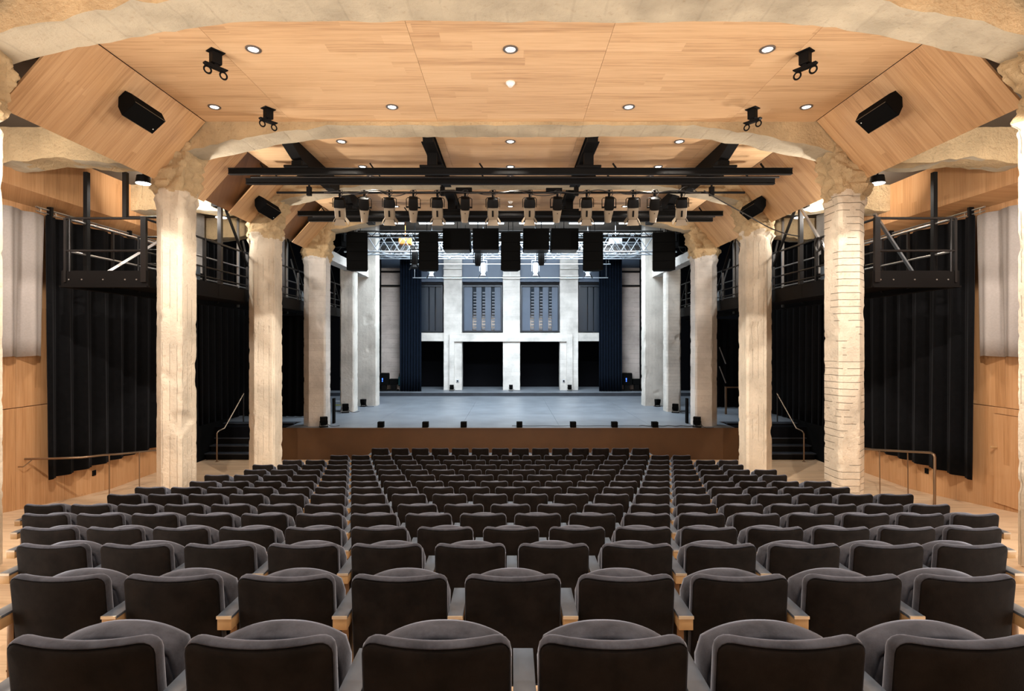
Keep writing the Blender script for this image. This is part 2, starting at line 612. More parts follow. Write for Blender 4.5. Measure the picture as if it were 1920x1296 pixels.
floor = empty('floor', (0, 8, FL0))
tag(floor, kind='structure')
for k, (y, zt, offs, sx) in enumerate(ROWS[:13]):
    z = zt - SEAT_H + 0.06 * zt / y
    y0 = -5.5 if k == 0 else y - 0.30
    y1 = y + 0.626
    MB().box(-5.85, 5.85, y0, y1, FL0 - 0.25, z).build('terrace', M['floor_wood'], floor)
MB().box(-5.85, 5.85, 12.72 + 0.626, 17.05, FL0 - 0.25, FL0).build('front_floor', M['floor_wood'], floor)
for s in (-1, 1):
    m = MB()
    ys = [-5.5, 0, 1.61, 3.5, 5.3, 7.2, 9.0, 10.9, 12.7, 13.65, 21.0]
    for a, b in zip(ys, ys[1:]):
        v = [m.bm.verts.new(p) for p in ((s * 5.85, a, floor_z(a)), (s * 10.5, a, floor_z(a)), (s * 10.5, b, floor_z(b)), (s * 5.85, b, floor_z(b)))]
        m.bm.faces.new(v)
    bmesh.ops.remove_doubles(m.bm, verts=m.bm.verts, dist=1e-4)
    bmesh.ops.recalc_face_normals(m.bm, faces=m.bm.faces)
    r = bmesh.ops.extrude_face_region(m.bm, geom=list(m.bm.faces))
    bmesh.ops.translate(m.bm, verts=[e for e in r['geom'] if isinstance(e, bmesh.types.BMVert)], vec=(0, 0, -0.25))
    m.build('aisle_floor', M['floor_wood'], floor)

ST = -2.72   # stage level
stage = empty('floor_stage', (0, 23, FL0))
tag(stage, kind='structure')
# stage deck in panels, joints across and along
for xa, xb in ((-10.2, -7.2), (-7.2, -4.6), (-4.6, -1.6), (-1.6, 1.6), (1.6, 4.6), (4.6, 7.2), (7.2, 10.2)):
    for ya, yb in ((17.03, 20.4), (20.4, 23.8), (23.8, 27.2)):
        if abs(xa) > 7.3 or abs(xb) > 7.3:
            if ya < 18:      # leave the wing stairs free
                ya = 18.4
        MB().box(xa + 0.003, xb - 0.003, ya + 0.003, yb - 0.003, ST - 0.06, ST).build('deck_panel', M['stage_floor'], stage)
MB().box(-7.35, 7.35, 17.0, 17.03, FL0, ST - 0.03).build('fascia', M['fascia_wood'], stage)
MB().box(-7.35, 7.35, 16.985, 17.06, ST - 0.03, ST + 0.004).build('edge_strip', M['fascia_wood'], stage)
MB().box(-10.2, 10.2, 17.6, 30.5, FL0, ST - 0.061).build('substructure', M['void'], stage)
MB().box(-10.2, 10.2, 27.2, 31.0, ST - 0.06, ST + 0.165).build('upstage_riser', M['stage_riser'], stage)
MB().box(-10.2, 10.2, 27.18, 31.0, ST + 0.166, ST + 0.178).build('upstage_floor', M['stage_floor'], stage)
UP = ST + 0.178

# ------------------------------------------------------------------ ceiling (bays between the concrete frames)
FR = [6.2, 10.0, 13.65, 17.3]     # near faces of the frames
BD = 0.57
ceiling = empty('ceiling', (0, 9, 4.15))
tag(ceiling, kind='structure')
CZ = 4.15
XE = 5.73
seams = [-XE, -4.1, -1.36, 1.36, 4.1, XE]
bays = [(-4.0, 2.45), (2.55, 6.2), (6.77, 10.05), (10.57, 13.7), (14.22, 17.35)]
for bi, (ya, yb) in enumerate(bays):
    for xa, xb in zip(seams, seams[1:]):
        g0 = 0.02 if xa == -XE else 0.0022
        g1 = 0.02 if xb == XE else 0.0022
        if bi < 2 and xa != -1.36:
            continue
        if bi < 2:
            xa, xb = -XE, XE
        MB().box(xa + g0, xb - g1, ya, yb, CZ, CZ + 0.03).build('ceiling_panel', M['ceil_wood'], ceiling)
MB().box(-10.4, 10.4, -5.5, 17.35, CZ + 0.35, CZ + 0.5).build('slab', M['slab'], ceiling)

# slanted boards at both sides
SL = math.hypot(0.94, 1.07)
ANG = math.atan2(1.07, 0.94)
plank_mb = MB().box(0, SL, 0.0009, 0.2491, -0.0, 0.03)
plank_me = plank_mb.mesh('plank', M['slope_wood'])
for s in (-1, 1):
    for bi, (ya, yb) in enumerate([(2.6, 6.1), (6.93, 9.98), (10.8, 13.63), (14.45, 17.28)]):
        n = max(1, round((yb - ya) / 0.25))
        wdt = (yb - ya) / n
        pan = empty('slanted_panel', (s * XE, ya, CZ))
        pan.parent = ceiling
        pan.location = Vector((s * XE, ya, CZ)) - Vector(ceiling.location)
        for i in range(n):
            if s < 0 and bi >= 2 and 0.30 < (i + 0.5) / n < 0.62:
                continue
            o = inst('plank', plank_me, pan, (0, i * wdt, 0))
            o.scale = (1, wdt / 0.25, 1)
            if s > 0:
                o.rotation_euler = (0, ANG, 0)
            else:
                o.rotation_euler = (0, math.pi - ANG, 0)
                o.location.x -= 0.0
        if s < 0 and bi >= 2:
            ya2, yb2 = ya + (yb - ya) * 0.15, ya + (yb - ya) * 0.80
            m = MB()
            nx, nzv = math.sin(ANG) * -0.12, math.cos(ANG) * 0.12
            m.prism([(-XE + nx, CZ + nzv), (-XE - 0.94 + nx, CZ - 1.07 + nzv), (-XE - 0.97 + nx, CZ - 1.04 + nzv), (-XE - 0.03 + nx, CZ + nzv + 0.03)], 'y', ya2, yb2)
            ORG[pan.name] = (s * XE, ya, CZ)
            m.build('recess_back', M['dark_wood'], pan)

# ------------------------------------------------------------------ concrete frames: arched beams and pillars


def beam_bottom(x):
    ax = abs(x)
    if ax < 3.2:
        return 4.08
    if ax < 6.35:
        t = (ax - 3.2) / 3.15
        return 4.08 - 0.56 * t ** 1.5
    return 3.43 + 0.05 * math.sin(ax * 3.1)


def beam(y0, name_label, xmax=10.3, rough=1.0):
    m = MB()
    rings = []
    n = 150
    for i in range(n + 1):
        x = -xmax + 2 * xmax * i / n
        zb = beam_bottom(x)
        zt = 4.42
        prof = []
        for k in range(6):
            prof.append((y0 + BD * k / 6, zb))
        for k in range(5):
            prof.append((y0 + BD, zb + (zt - zb) * k / 5))
        prof.append((y0 + BD, zt))
        prof.append((y0, zt))
        for k in range(4, 0, -1):
            prof.append((y0, zb + (zt - zb) * k / 5))
        ring = []
        side_amt = 1.9 if abs(x) > 3.6 else 1.0
        for (yy, zz) in prof:
            p = Vector((x, yy, zz))
            e = nz(p, 2.3, 4) * 0.018 * rough * side_amt
            f = nz(p + Vector((5, 3, 1)), 9, 3) * 0.008 * rough * side_amt
            if zz < zt - 0.01:
                if abs(x) > 3.4:
                    vd = noise.voronoi(p * 4.5)[0][0]
                    f += (0.42 - vd) * 0.045 * rough * (1.0 if yy < y0 + 0.05 else 0.35)
                p.z += e + f
                p.y += (f + nz(p + Vector((9, 2, 7)), 5, 3) * 0.012 * rough) * (1 if yy > y0 + BD / 2 else -1)
            ring.append(p)
        rings.append(ring)
    m.loft(rings)
    o = m.build('concrete_beam', M['concrete_beam'], smooth=True)
    o.data.materials.append(M['concrete_rough'])
    for f in o.data.polygons:
        if f.normal.y < -0.6 or (abs(f.center.x) > 6.6 and nz(Vector(f.center), 1.3, 2) > 0.0):
            f.material_index = 1
    tag(o, name_label, 'beam', 'concrete roof beams', 'thing')
    return o


beam(FR[0], 'arched concrete roof beam across the top, nearest of the roof beams', rough=1.2)
beam(FR[1], 'arched concrete roof beam above the tall pillars, just behind ceiling loudspeakers')
beam(FR[2], 'arched concrete roof beam behind the row of spotlights')
beam(FR[3], 'arched concrete roof beam over the front edge of the stage')


def pillar(s, y0, xo, xi, d, zb, zt, label, mat, group, cap=True, cx=0.27, cy=0.28, ci=0.05, seed=0, rings_step=0.045):
    """upright with an outer front chamfer, chipped arrises and a broken, flared head"""
    plan = [(xo, y0 + cy), (xo - cx, y0), (xi + ci, y0), (xi, y0 + ci), (xi, y0 + d), (xo, y0 + d)]
    pts = []
    for (a, b) in zip(plan, plan[1:] + plan[:1]):
        L = math.hypot(b[0] - a[0], b[1] - a[1])
        n = max(1, round(L / 0.034))
        for i in range(n):
            t = i / n
            pts.append((a[0] + (b[0] - a[0]) * t, a[1] + (b[1] - a[1]) * t, min(t, 1 - t) * L))
    cxm = (xo + xi) / 2
    cym = y0 + d / 2
    rings = []
    zs = []
    z = zb
    while z < zt:
        zs.append(z)
        z += 0.024 if cap and z > 2.5 else rings_step
    zs.append(zt)
    for z in zs:
        ring = []
        for (px, py, ed) in pts:
            p = Vector((px * s, py, z))
            q = p + Vector((seed * 3.7, seed * 1.3, seed * 2.1))
            out = Vector((px - cxm, py - cym, 0))
            out.x *= s
            out.normalize()
            a = 0.002 + nz(q, 9, 3) * 0.003 + nz(q, 1.2, 2) * 0.002
            if ed < 0.03:   # chipped edges
                a -= max(0.0, nz(q, 4.3, 3) - 0.25) * 0.05
            ch = nz(q + Vector((11, 5, 3)), 1.6, 3)
            if ch > 0.48:
                a -= min(0.03, (ch - 0.48) * 0.10)
            if cap and z > 2.55:
                t = min(1, (z - 2.55) / 0.9)
                rough = 0.075 * min(1, t * 2.5)
                lump = 1 - 2 * abs(noise.noise(q * 3.1)) + 0.5 * (1 - 2 * abs(noise.noise(q * 7.3 + Vector((3, 1, 2))))) + 0.25 * noise.noise(q * 17)
                vd = noise.voronoi(q * 5.5)[0][0]
                vd2 = noise.voronoi(q * 14 + Vector((1, 2, 3)))[0][0]
                a += (lump - 0.8) * rough * 0.5 + nz(q, 2.6, 3) * rough * 0.5
                a += ((0.45 - vd) * 0.16 + (0.4 - vd2) * 0.05) * min(1, t * 4)
                a += 0.03 * min(1, t * 3)
                if py < y0 + 0.2:
                    p.y -= 0.05 * min(1, t * 2)
                # flare towards the hall (into the arch) and towards the side beam
                p.x += s * (-(0.16 * t ** 1.6) if px < cxm else 0.07 * min(1, t * 2.2))
            ring.append(p + out * a)
        rings.append(ring)
    m = MB()
    m.loft(rings)
    o = m.build('concrete_pillar', mat, smooth=True)
    if cap:
        o.data.materials.append(M['concrete_rough'])
        zl = ORG[o.name][2]
        for f in o.data.polygons:
            if f.center.z + zl > 2.78 + 0.22 * nz(Vector(f.center) + Vector((seed, 0, 0)), 2.5, 2):
                f.material_index = 1
    tag(o, label, 'pillar', group, 'thing')
    return o


XO, XI = 6.84, 6.20
for s in (-1, 1):
    g = 'concrete pillars of the hall'
    sd = side(s)
    pillar(s, FR[0] + 0.02, 7.25, 6.4, 0.5, floor_z(6.2) - 0.05, 3.9, f'board-marked concrete pillar at the {sd} edge, nearest, carrying the first roof beam', M['concrete'], g, seed=1 + s)
    pillar(s, FR[1] + 0.03, XO, XI, 0.5, floor_z(10.0) - 0.05, 3.75,
           f'tall cream concrete pillar on the {sd} before the black curtain' + (', horizontal board marks' if s > 0 else ', upright board marks'),
           M['concrete_lying'] if s > 0 else M['concrete'], g, seed=3 + s)
    pillar(s, FR[2] + 0.03, XO, XI - 0.13, 0.5, FL0 - 0.05, 3.75, f'cream concrete pillar standing beside the {sd} stage stairs', M['concrete'], g, seed=6 + s)
    pillar(s, FR[3] + 0.03, XO - 0.02, XI - 0.18, 0.5, ST - 0.02, 3.75, f'grey concrete pillar on the {sd} front corner of the stage', M['concrete_stage'], g, seed=9 + s)
    pillar(s, 21.0, 6.72, 6.16, 0.5, ST - 0.01, 2.95, f'low-headed concrete pillar on the {sd} of the stage, in front of a wider one', M['concrete_grey_lying'] if s > 0 else M['concrete_grey'],
           'concrete pillars on the stage', cap=False, cx=0.05, cy=0.05, seed=12 + s)
    pillar(s, 23.0, 6.75, 5.77, 0.5, ST - 0.01, 5.3, f'wide pale concrete pillar on the {sd} of the stage, reaching above the truss', M['concrete_grey'],
           'concrete pillars on the stage', cap=False, cx=0.05, cy=0.05, seed=15 + s)
    m = MB()
    rings = []
    for i in range(30):
        y = 17.85 + (23.0 - 17.85) * i / 29
        z0 = 2.83
        ring = []
        for (x, z) in ((6.12, z0), (6.12, z0 + 0.16), (6.12, z0 + 0.33), (6.5, z0 + 0.33), (6.5, z0), (6.3, z0)):
            p = Vector((s * x, y, z))
            ring.append(p + Vector((nz(p, 5) * 0.012, 0, nz(p + Vector((3, 3, 3)), 5) * 0.012)))
        rings.append(ring)
    m.loft(rings)
    tag(m.build('concrete_tie_beam', M['concrete_stage'], smooth=True), f'white concrete tie beam running upstage between the {sd} stage pillars', 'beam', 'stage tie beams', 'thing')

# ------------------------------------------------------------------ side walls
for s in (-1, 1):
    sd = side(s)
    wall = empty(f'wall_{sd}', (s * 10.25, 8, FL0))
    tag(wall, kind='structure')
    ys = [-5.5, -2.5, 0.5, 2.6, 4.7, 6.8, 8.9, 11.0, 12.2, 13.4, 14.6, 15.8, 17.0]
    for a, b in zip(ys, ys[1:]):
        MB().box(s * 10.2, s * 10.4, a + 0.004, b - 0.004, FL0, -1.35).build('panel', M['wall_wood'], wall)
        if b <= 8.95:
            MB().box(s * 10.1, s * 10.4, a + 0.004, b - 0.004, -1.335, 2.9).build('panel', M['wall_wood'], wall)
        else:
            MB().box(s * 10.2, s * 10.4, a + 0.004, b - 0.004, -1.335, 2.9).build('panel', M['wall_wood'], wall)
    MB().box(s * 10.25, s * 10.4, 17.0, 31, FL0, 5.6).build('wing_wall', M['void'], wall)
    # upper bulkhead of upright veneer, with its soffit
    yb = [-5.5, -2, 1.5, 5.0, 7.5, 10.0, 12.0, 14.0, 15.6]
    for a, b in zip(yb, yb[1:]):
        MB().box(s * 9.72, s * 10.4, a + 0.003, b - 0.003, 3.08, 4.5).build('bulkhead', M['wall_wood'], wall)
        MB().prism([(s * 9.72, 3.08), (s * 10.35, 3.08), (s * 10.35, 2.86), (s * 10.2, 2.90)], 'y', a + 0.003, b - 0.003).build('soffit', M['wall_wood'], wall)
    if s > 0:      # flush door in the right wall, just in front of the black curtain
        dr = empty('door_1', (10.2, 10.8, floor_z(10.8)))
        tag(dr, kind='structure')
        MB().box(10.165, 10.199, 10.3, 11.22, floor_z(10.3) + 0.02, -1.49).build('door_leaf', M['wall_wood'], dr)
        MB().box(10.03, 10.164, 11.12, 11.16, -2.20, -2.16, 0.01).build('door_handle', M['arm_wood'], dr)
        MB().box(10.165, 10.199, 10.3, 11.22, -1.475, -1.345).build('door_overpanel', M['wall_wood'], dr)
    # concrete of the outer wall beyond the bulkhead
    MB().box(s * 9.75, s * 10.4, 15.6, 17.0, 2.2, 4.5).build('wall_block', M['concrete_stage'], wall)
    MB().box(s * 6.75, s * 10.3, -5.5, 17.35, 4.05, 4.12).build('side_ceiling', M['slab'], wall)  # concrete ceiling coloured dark to read as unlit

MB_rear = MB().box(-10.4, 10.4, -5.6, -5.5, FL0, 4.6)
tag(MB_rear.build('wall_rear', M['wall_wood']), kind='structure')

# ------------------------------------------------------------------ stage house: back wall
wb = empty('wall_back', (0, 29, UP))
tag(wb, kind='structure')
YB = 28.7


def pxx(x, y):
    return (x - 957) * y / 1000


def rough_box(x0, x1, y0, y1, z0, z1, step=0.18, amp=0.012):
    m = MB()
    m.box(x0, x1, y0, y1, z0, z1)
    nx = max(1, int((x1 - x0) / step))
    bmesh.ops.subdivide_edges(m.bm, edges=[e for e in m.bm.edges if abs((e.verts[0].co - e.verts[1].co).x) > 0.1], cuts=nx, use_grid_fill=True)
    nzv = max(1, int((z1 - z0) / step))
    bmesh.ops.subdivide_edges(m.bm, edges=[e for e in m.bm.edges if abs((e.verts[0].co - e.verts[1].co).z) > 0.1], cuts=nzv, use_grid_fill=True)
    for v in m.bm.verts:
        v.co.y += nz(v.co, 3.1, 3) * amp
        v.co.x += nz(v.co + Vector((4, 4, 4)), 3.1, 3) * amp * 0.7
    return m


for (xa, xb) in ((832, 866), (943, 975), (1050, 1084)):
    rough_box(pxx(xa, YB), pxx(xb, YB), YB, YB + 0.6, UP, 5.2).build('column', M['concrete_stage'], wb, smooth=True)
    for zz in (3.95, 3.55, 3.42):
        MB().box(pxx(xa, YB) - 0.01, pxx(xb, YB) + 0.01, YB - 0.10, YB, zz, zz + 0.10, 0.01).build('column_ledge', M['concrete_stage'], wb)
rough_box(pxx(752, YB), pxx(1163, YB), YB + 0.05, YB + 0.6, 0.09, 0.545).build('lintel', M['concrete_stage'], wb, smooth=True)
rough_box(pxx(843, YB - .08), pxx(1073, YB - .08), YB - 0.12, YB, 0.07, 0.47).build('portal_lintel', M['concrete_stage'], wb, smooth=True)
for (xa, xb) in ((843, 852), (1062, 1073)):
    rough_box(pxx(xa, YB), pxx(xb, YB), YB - 0.12, YB, UP, 0.08).build('portal_leg', M['concrete_stage'], wb, smooth=True)
for (xa, xb) in ((640, 756), (1160, 1275)):
    rough_box(pxx(xa, YB), pxx(xb, YB), YB - 0.2, YB + 0.5, UP, 4.0, 0.12, 0.02).build('side_pier', M['plaster_stage'], wb, smooth=True)
    for zz in (3.0, 3.75):
        MB().box(pxx(xa, YB), pxx(xb, YB), YB - 0.30, YB - 0.19, zz, zz + 0.09).build('conduit_shelf', M['black'], wb)
# openings: near-black sheet standing for the dark depth behind them
MB().box(-7.5, 7.5, 30.9, 31.0, UP - 0.2, 6).build('recess_wall', M['void'], wb)
# blue-grey parapet panels above the windows
for (xa, xb) in ((786, 832), (866, 943), (975, 1050), (1084, 1130)):
    m = MB()
    m.prism([(YB + 0.5, 3.30), (YB + 0.12, 3.30), (YB + 0.12, 3.42), (YB + 0.28, 3.55), (YB + 0.28, 5.2), (YB + 0.5, 5.2)], 'x', pxx(xa, YB), pxx(xb, YB))
    m.build('parapet_panel', M['panel_blue'], wb)
MB().box(-9.5, 9.5, YB + 0.55, YB + 0.65, 3.2, 5.6).build('upper_wall', M['panel_blue'], wb)
tag(MB().box(-10.25, 10.25, 17.9, 31, 5.5, 5.65).build('ceiling_stage', M['slab']), kind='structure')

WZ0, WZ1 = 0.60, 3.13
wins = [(786, 831, 'narrow'), (866, 943, 'wide'), (975, 1050, 'wide'), (1084, 1127, 'narrow')]
for i, (xa, xb, kindw) in enumerate(wins):
    x0, x1 = pxx(xa, YB + 0.3) + 0.02, pxx(xb, YB + 0.3) - 0.02
    win = empty(f'window_{i + 1}', ((x0 + x1) / 2, YB + 0.35, WZ0))
    tag(win, kind='structure')
    for bx in ((x0, x0 + 0.09, WZ0, WZ1), (x1 - 0.09, x1, WZ0, WZ1), (x0 + 0.09, x1 - 0.09, WZ1 - 0.08, WZ1), (x0 + 0.09, x1 - 0.09, WZ0, WZ0 + 0.06)):
        MB().box(bx[0], bx[1], YB + 0.22, YB + 0.42, bx[2], bx[3]).build('window_frame', M['frame_dark'], win)
    MB().box(x0 + 0.05, x1 - 0.05, YB + 0.44, YB + 0.46, WZ0, WZ1).build('pane', M['glass_dark'], win)
    iw0, iw1 = x0 + 0.10, x1 - 0.10
    W = iw1 - iw0
    if kindw == 'wide':
        edges = [(0, .225), (.335, .475), (.575, .735), (.835, 1.0)]
        gaps = [(.225, .335), (.475, .575), (.735, .835)]
    else:
        edges = [(0, .36), (.42, .68), (.74, 1.0)]
        gaps = []
    for (a, b) in edges:
        MB().box(iw0 + a * W, iw0 + b * W, YB + 0.30, YB + 0.36, WZ0 + 0.07, WZ1 - 0.09).build('shutter', M['panel_blue'] if kindw == 'wide' else M['frame_dark'], win)
    for (a, b) in gaps:
        for k in range(13):
            z = WZ0 + 0.12 + k * 0.165
            MB().box(iw0 + (a + 0.25 * (b - a)) * W, iw0 + b * W, YB + 0.37, YB + 0.41, z, z + 0.075).build('slat', M['rung'], win)

# wing back walls, near-black in colour so that the wings stay dark
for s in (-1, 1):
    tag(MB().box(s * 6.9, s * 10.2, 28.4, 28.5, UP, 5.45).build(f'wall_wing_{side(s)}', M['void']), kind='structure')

# ------------------------------------------------------------------ curtains


def curtain(name, pts_fn, n, z0, z1, pleat, amp, mat, label, group, thick=0.015, flare=0.35):
    """pleated cloth: pts_fn(t) gives the (x, y) line and its normal"""
    m = MB()
    rows = 9
    rings = []
    fr, bk = [], []
    for i in range(n + 1):
        t = i / n
        x, y, nx, ny, s_len = pts_fn(t)
        col = []
        for j in range(rows):
            u = j / (rows - 1)
            z = z1 + (z0 - z1) * u
            ph = s_len / pleat * 2 * math.pi
            ph += 1.3 * math.sin(s_len * 0.9) + 0.5 * math.sin(s_len * 2.3) + 0.25 * u * math.sin(s_len * 1.7 + 2)
            sh = math.sin(ph)
            a = amp * (0.55 + flare * u) * (sh + 0.35 * math.sin(2 * ph + 0.6))
            a += 0.03 * u * math.sin(s_len * 1.1 + 1)
            col.append((x + nx * a, y + ny * a, z + (0.012 * sh if j == rows - 1 else 0), nx, ny))
        fr.append([m.bm.verts.new(c[:3]) for c in col])
        bk.append([m.bm.verts.new((c[0] - c[3] * thick, c[1] - c[4] * thick, c[2])) for c in col])
    for A in (fr, bk):
        for i in range(n):
            for j in range(rows - 1):
                m.bm.faces.new((A[i][j], A[i + 1][j], A[i + 1][j + 1], A[i][j + 1]))
    for i in range(n):
        m.bm.faces.new((fr[i][0], fr[i + 1][0], bk[i + 1][0], bk[i][0]))
        m.bm.faces.new((fr[i][-1], fr[i + 1][-1], bk[i + 1][-1], bk[i][-1]))
    for j in range(rows - 1):
        m.bm.faces.new((fr[0][j], fr[0][j + 1], bk[0][j + 1], bk[0][j]))
        m.bm.faces.new((fr[-1][j], fr[-1][j + 1], bk[-1][j + 1], bk[-1][j]))
    o = m.build(name, mat, smooth='full')
    tag(o, label, 'curtain', group, 'thing')
    return o


def line_y(x, y0, y1, s):
    return lambda t: (x, y0 + (y1 - y0) * t, -s, 0, (y1 - y0) * t)


def line_x(y, x0, x1):
    return lambda t: (x0 + (x1 - x0) * t, y, 0, -1, abs(x1 - x0) * t)


for s in (-1, 1):
    sd = side(s)
    curtain('stage_curtain', line_y(s * 9.98, 11.45, 16.95, s), 320, -2.95, 2.74, 0.52, 0.11, M['curtain_black'],
            f'black floor-length side curtain along the {sd} wall behind the tall pillar', 'black side curtains')
    curtain('wing_curtain', line_y(s * 9.99, 17.1, 22.3, s), 200, -2.7, 3.3, 0.40, 0.075, M['curtain_black'],
            f'black wing curtain along the {sd} wall above the stage stairs', 'black wing curtains')
    curtain('wall_curtain', line_y(s * 9.97, 7.6, 11.44, s), 160, -0.28, 2.72, 0.50, 0.085, M['curtain_grey'],
            f'pale grey short curtain on the {sd} wall beside the black curtain', 'grey wall curtains', flare=0.6)
    y = 19.6 if s < 0 else 22.4
    curtain('masking_curtain', line_x(y, s * 7.25 if s < 0 else s * 8.15, s * 9.8), 120, ST + 0.02, 1.0, 0.3, 0.05, M['curtain_black'],
            f'black masking curtain closing the {sd} wing behind the stage corner pillar', 'black masking curtains')
    xa, xb = (750, 790) if s < 0 else (1123, 1166)
    curtain('backdrop_curtain', line_x(27.9, pxx(xa, 27.9), pxx(xb, 27.9)), 110, UP + 0.01, 4.5, 0.15, 0.06, M['curtain_navy'],
            f'bunched navy-black curtain on the {sd} of the stage back wall', 'bunched upstage curtains')
    # the track of the side curtain: double tube with runners, on brackets
    tr = empty('curtain_track', (s * 9.98, 14.2, 2.78))
    tag(tr, f'steel curtain track carrying the {sd} black side curtain under the soffit', 'curtain track', 'curtain tracks')
    MB().cone((s * 9.96, 11.2, 2.86), (s * 9.96, 17.2, 2.86), 0.022).build('rail', M['steel'], tr, smooth=True)
    MB().cone((s * 9.96, 11.2, 2.775), (s * 9.96, 17.2, 2.775), 0.016).build('rail', M['steel'], tr, smooth=True)
    rm = MB().box(-0.012, 0.012, -0.012, 0.012, -0.1, 0.02).mesh('runner', M['steel'])
    for k in range(16):
        inst('runner', rm, tr, (s * -0.02, 11.3 + k * 0.38 - 14.2, 0.07))
    for k in range(3):
        MB().box(s * 9.9, s * 10.0, 11.5 + k * 2.4, 11.56 + k * 2.4, 2.74, 2.93).build('bracket', M['black'], tr)

# ------------------------------------------------------------------ theatre chairs


def rr(wd, ht, r, inset, nc=5):
    """rounded rectangle outline, counter-clockwise, n points per corner; centre at 0"""
    out = []
    r2 = max(r - inset, 0.008)
    hw, hh = wd / 2 - inset, ht / 2 - inset
    for (cx, cy, a0) in ((hw - r2, hh - r2, 0), (-hw + r2, hh - r2, 90), (-hw + r2, -hh + r2, 180), (hw - r2, -hh + r2, 270)):
        for k in range(nc):
            a = math.radians(a0 + 90 * k / (nc - 1))
            out.append((cx + r2 * math.cos(a), cy + r2 * math.sin(a)))
    res = []
    n = len(out)
    for i in range(n):     # extra points on the long runs so that the saddle bends smoothly
        a, b = out[i], out[(i + 1) % n]
        res.append(a)
        L = math.hypot(b[0] - a[0], b[1] - a[1])
        if L > 0.12:
            for k in range(1, 8):
                res.append((a[0] + (b[0] - a[0]) * k / 8, a[1] + (b[1] - a[1]) * k / 8))
    return res


def chair_meshes():
    # backrest: two shells, a soft rolled rim in front and the back panel let in behind
    W, H, ZC = 0.468, 0.56, 0.85 - 0.28

    def place(u, v, y):
        z = ZC + v
        z += (0.24 * u * u - 0.009) * max(0, v / H + 0.5) ** 2
        yy = y + (0.85 - z) * 0.10 + 0.62 * u * u
        return (u, yy, z)
    m = MB()
    prof = [(0.015, 0.012), (0.011, 0.004), (0.007, 0.005), (0.003, 0.014), (0.0, 0.024), (0.002, 0.038), (0.008, 0.052), (0.018, 0.064), (0.04, 0.075), (0.09, 0.08)]
    rings = [[place(u, v, y) for (u, v) in rr(W + (1.3 * ins if y < 0.02 else 0), H, 0.055, ins)] for ins, y in prof]
    m.loft(rings, caps=False)
    R1 = [[place(u, v, y) for (u, v) in rr(W, H, 0.055, ins)] for ins, y in [(0.09, 0.08)]][0]
    m.bm.faces.new([m.bm.verts.new(p) for p in R1])
    bmesh.ops.remove_doubles(m.bm, verts=m.bm.verts, dist=1e-5)
    back = m.mesh('backrest', M['velvet'], 'full')
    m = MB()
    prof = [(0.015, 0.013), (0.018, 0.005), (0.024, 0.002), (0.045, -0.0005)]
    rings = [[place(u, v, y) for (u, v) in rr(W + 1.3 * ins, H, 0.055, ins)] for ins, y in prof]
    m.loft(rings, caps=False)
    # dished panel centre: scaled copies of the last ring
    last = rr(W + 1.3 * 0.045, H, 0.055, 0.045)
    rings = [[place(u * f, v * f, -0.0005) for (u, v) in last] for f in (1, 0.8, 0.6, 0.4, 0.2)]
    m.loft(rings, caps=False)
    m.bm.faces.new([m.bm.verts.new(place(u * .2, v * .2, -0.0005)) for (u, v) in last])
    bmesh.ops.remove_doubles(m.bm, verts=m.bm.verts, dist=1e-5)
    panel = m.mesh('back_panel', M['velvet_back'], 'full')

    # tipped-up seat cushion: arched front edge upwards
    def dome(f, y):
        pts = []
        hw = 0.228 * f[0]
        n = 22
        for i in range(n + 1):
            t = -1 + 2 * i / n
            arch = 0.798 - 0.066 * abs(t) ** 2.3 - f[1]
            if abs(t) > 0.9:
                arch -= 0.05 * ((abs(t) - 0.9) / 0.1) ** 2
            pts.append((t * hw, y, arch))
        pts += [(-0.0 + hw * 0.97, y, 0.40), (hw * 0.90, y, 0.36), (0, y, 0.355), (-hw * 0.90, y, 0.36), (-hw * 0.97, y, 0.40)]
        return pts
    m = MB()
    prof = [((0.80, 0.055), 0.158), ((0.90, 0.036), 0.146), ((0.935, 0.026), 0.152), ((0.945, 0.023), 0.166), ((0.957, 0.019), 0.152), ((0.985, 0.007), 0.164), ((1.0, 0.0), 0.200), ((1.0, 0.0), 0.235), ((0.985, 0.008), 0.262), ((0.93, 0.03), 0.278)]
    m.loft([dome(f, y) for f, y in prof])
    seat = m.mesh('seat', M['velvet'], 'full')
    m = MB()
    m.box(-0.205, 0.205, 0.279, 0.292, 0.37, 0.70, 0.005)
    shell = m.mesh('seat_shell', M['arm_wood'], True)
    # armrest: laminate plate with bright rear edge on an oak block, on a steel standard
    ax = -PITCH / 2
    m = MB().box(ax - 0.036, ax + 0.036, 0.008, 0.30, 0.655, 0.668, 0.002)
    arm = m.mesh('armrest', M['arm_top'], True)
    edge = MB().box(ax - 0.036, ax + 0.036, 0.0, 0.0078, 0.655, 0.668).mesh('armrest_edge', M['arm_edge'])
    block = MB().box(ax - 0.034, ax + 0.034, 0.004, 0.29, 0.60, 0.6545, 0.003).mesh('armrest_block', M['arm_wood'], True)
    m = MB()
    m.box(ax - 0.018, ax + 0.018, 0.09, 0.22, 0.012, 0.60, 0.004)
    m.box(ax - 0.03, ax + 0.03, 0.05, 0.27, 0.0, 0.012)
    std = m.mesh('standard', M['brass'], True)
    return dict(backrest=back, back_panel=panel, seat=seat, seat_shell=shell, armrest=arm, armrest_edge=edge, armrest_block=block, standard=std)


CM = chair_meshes()


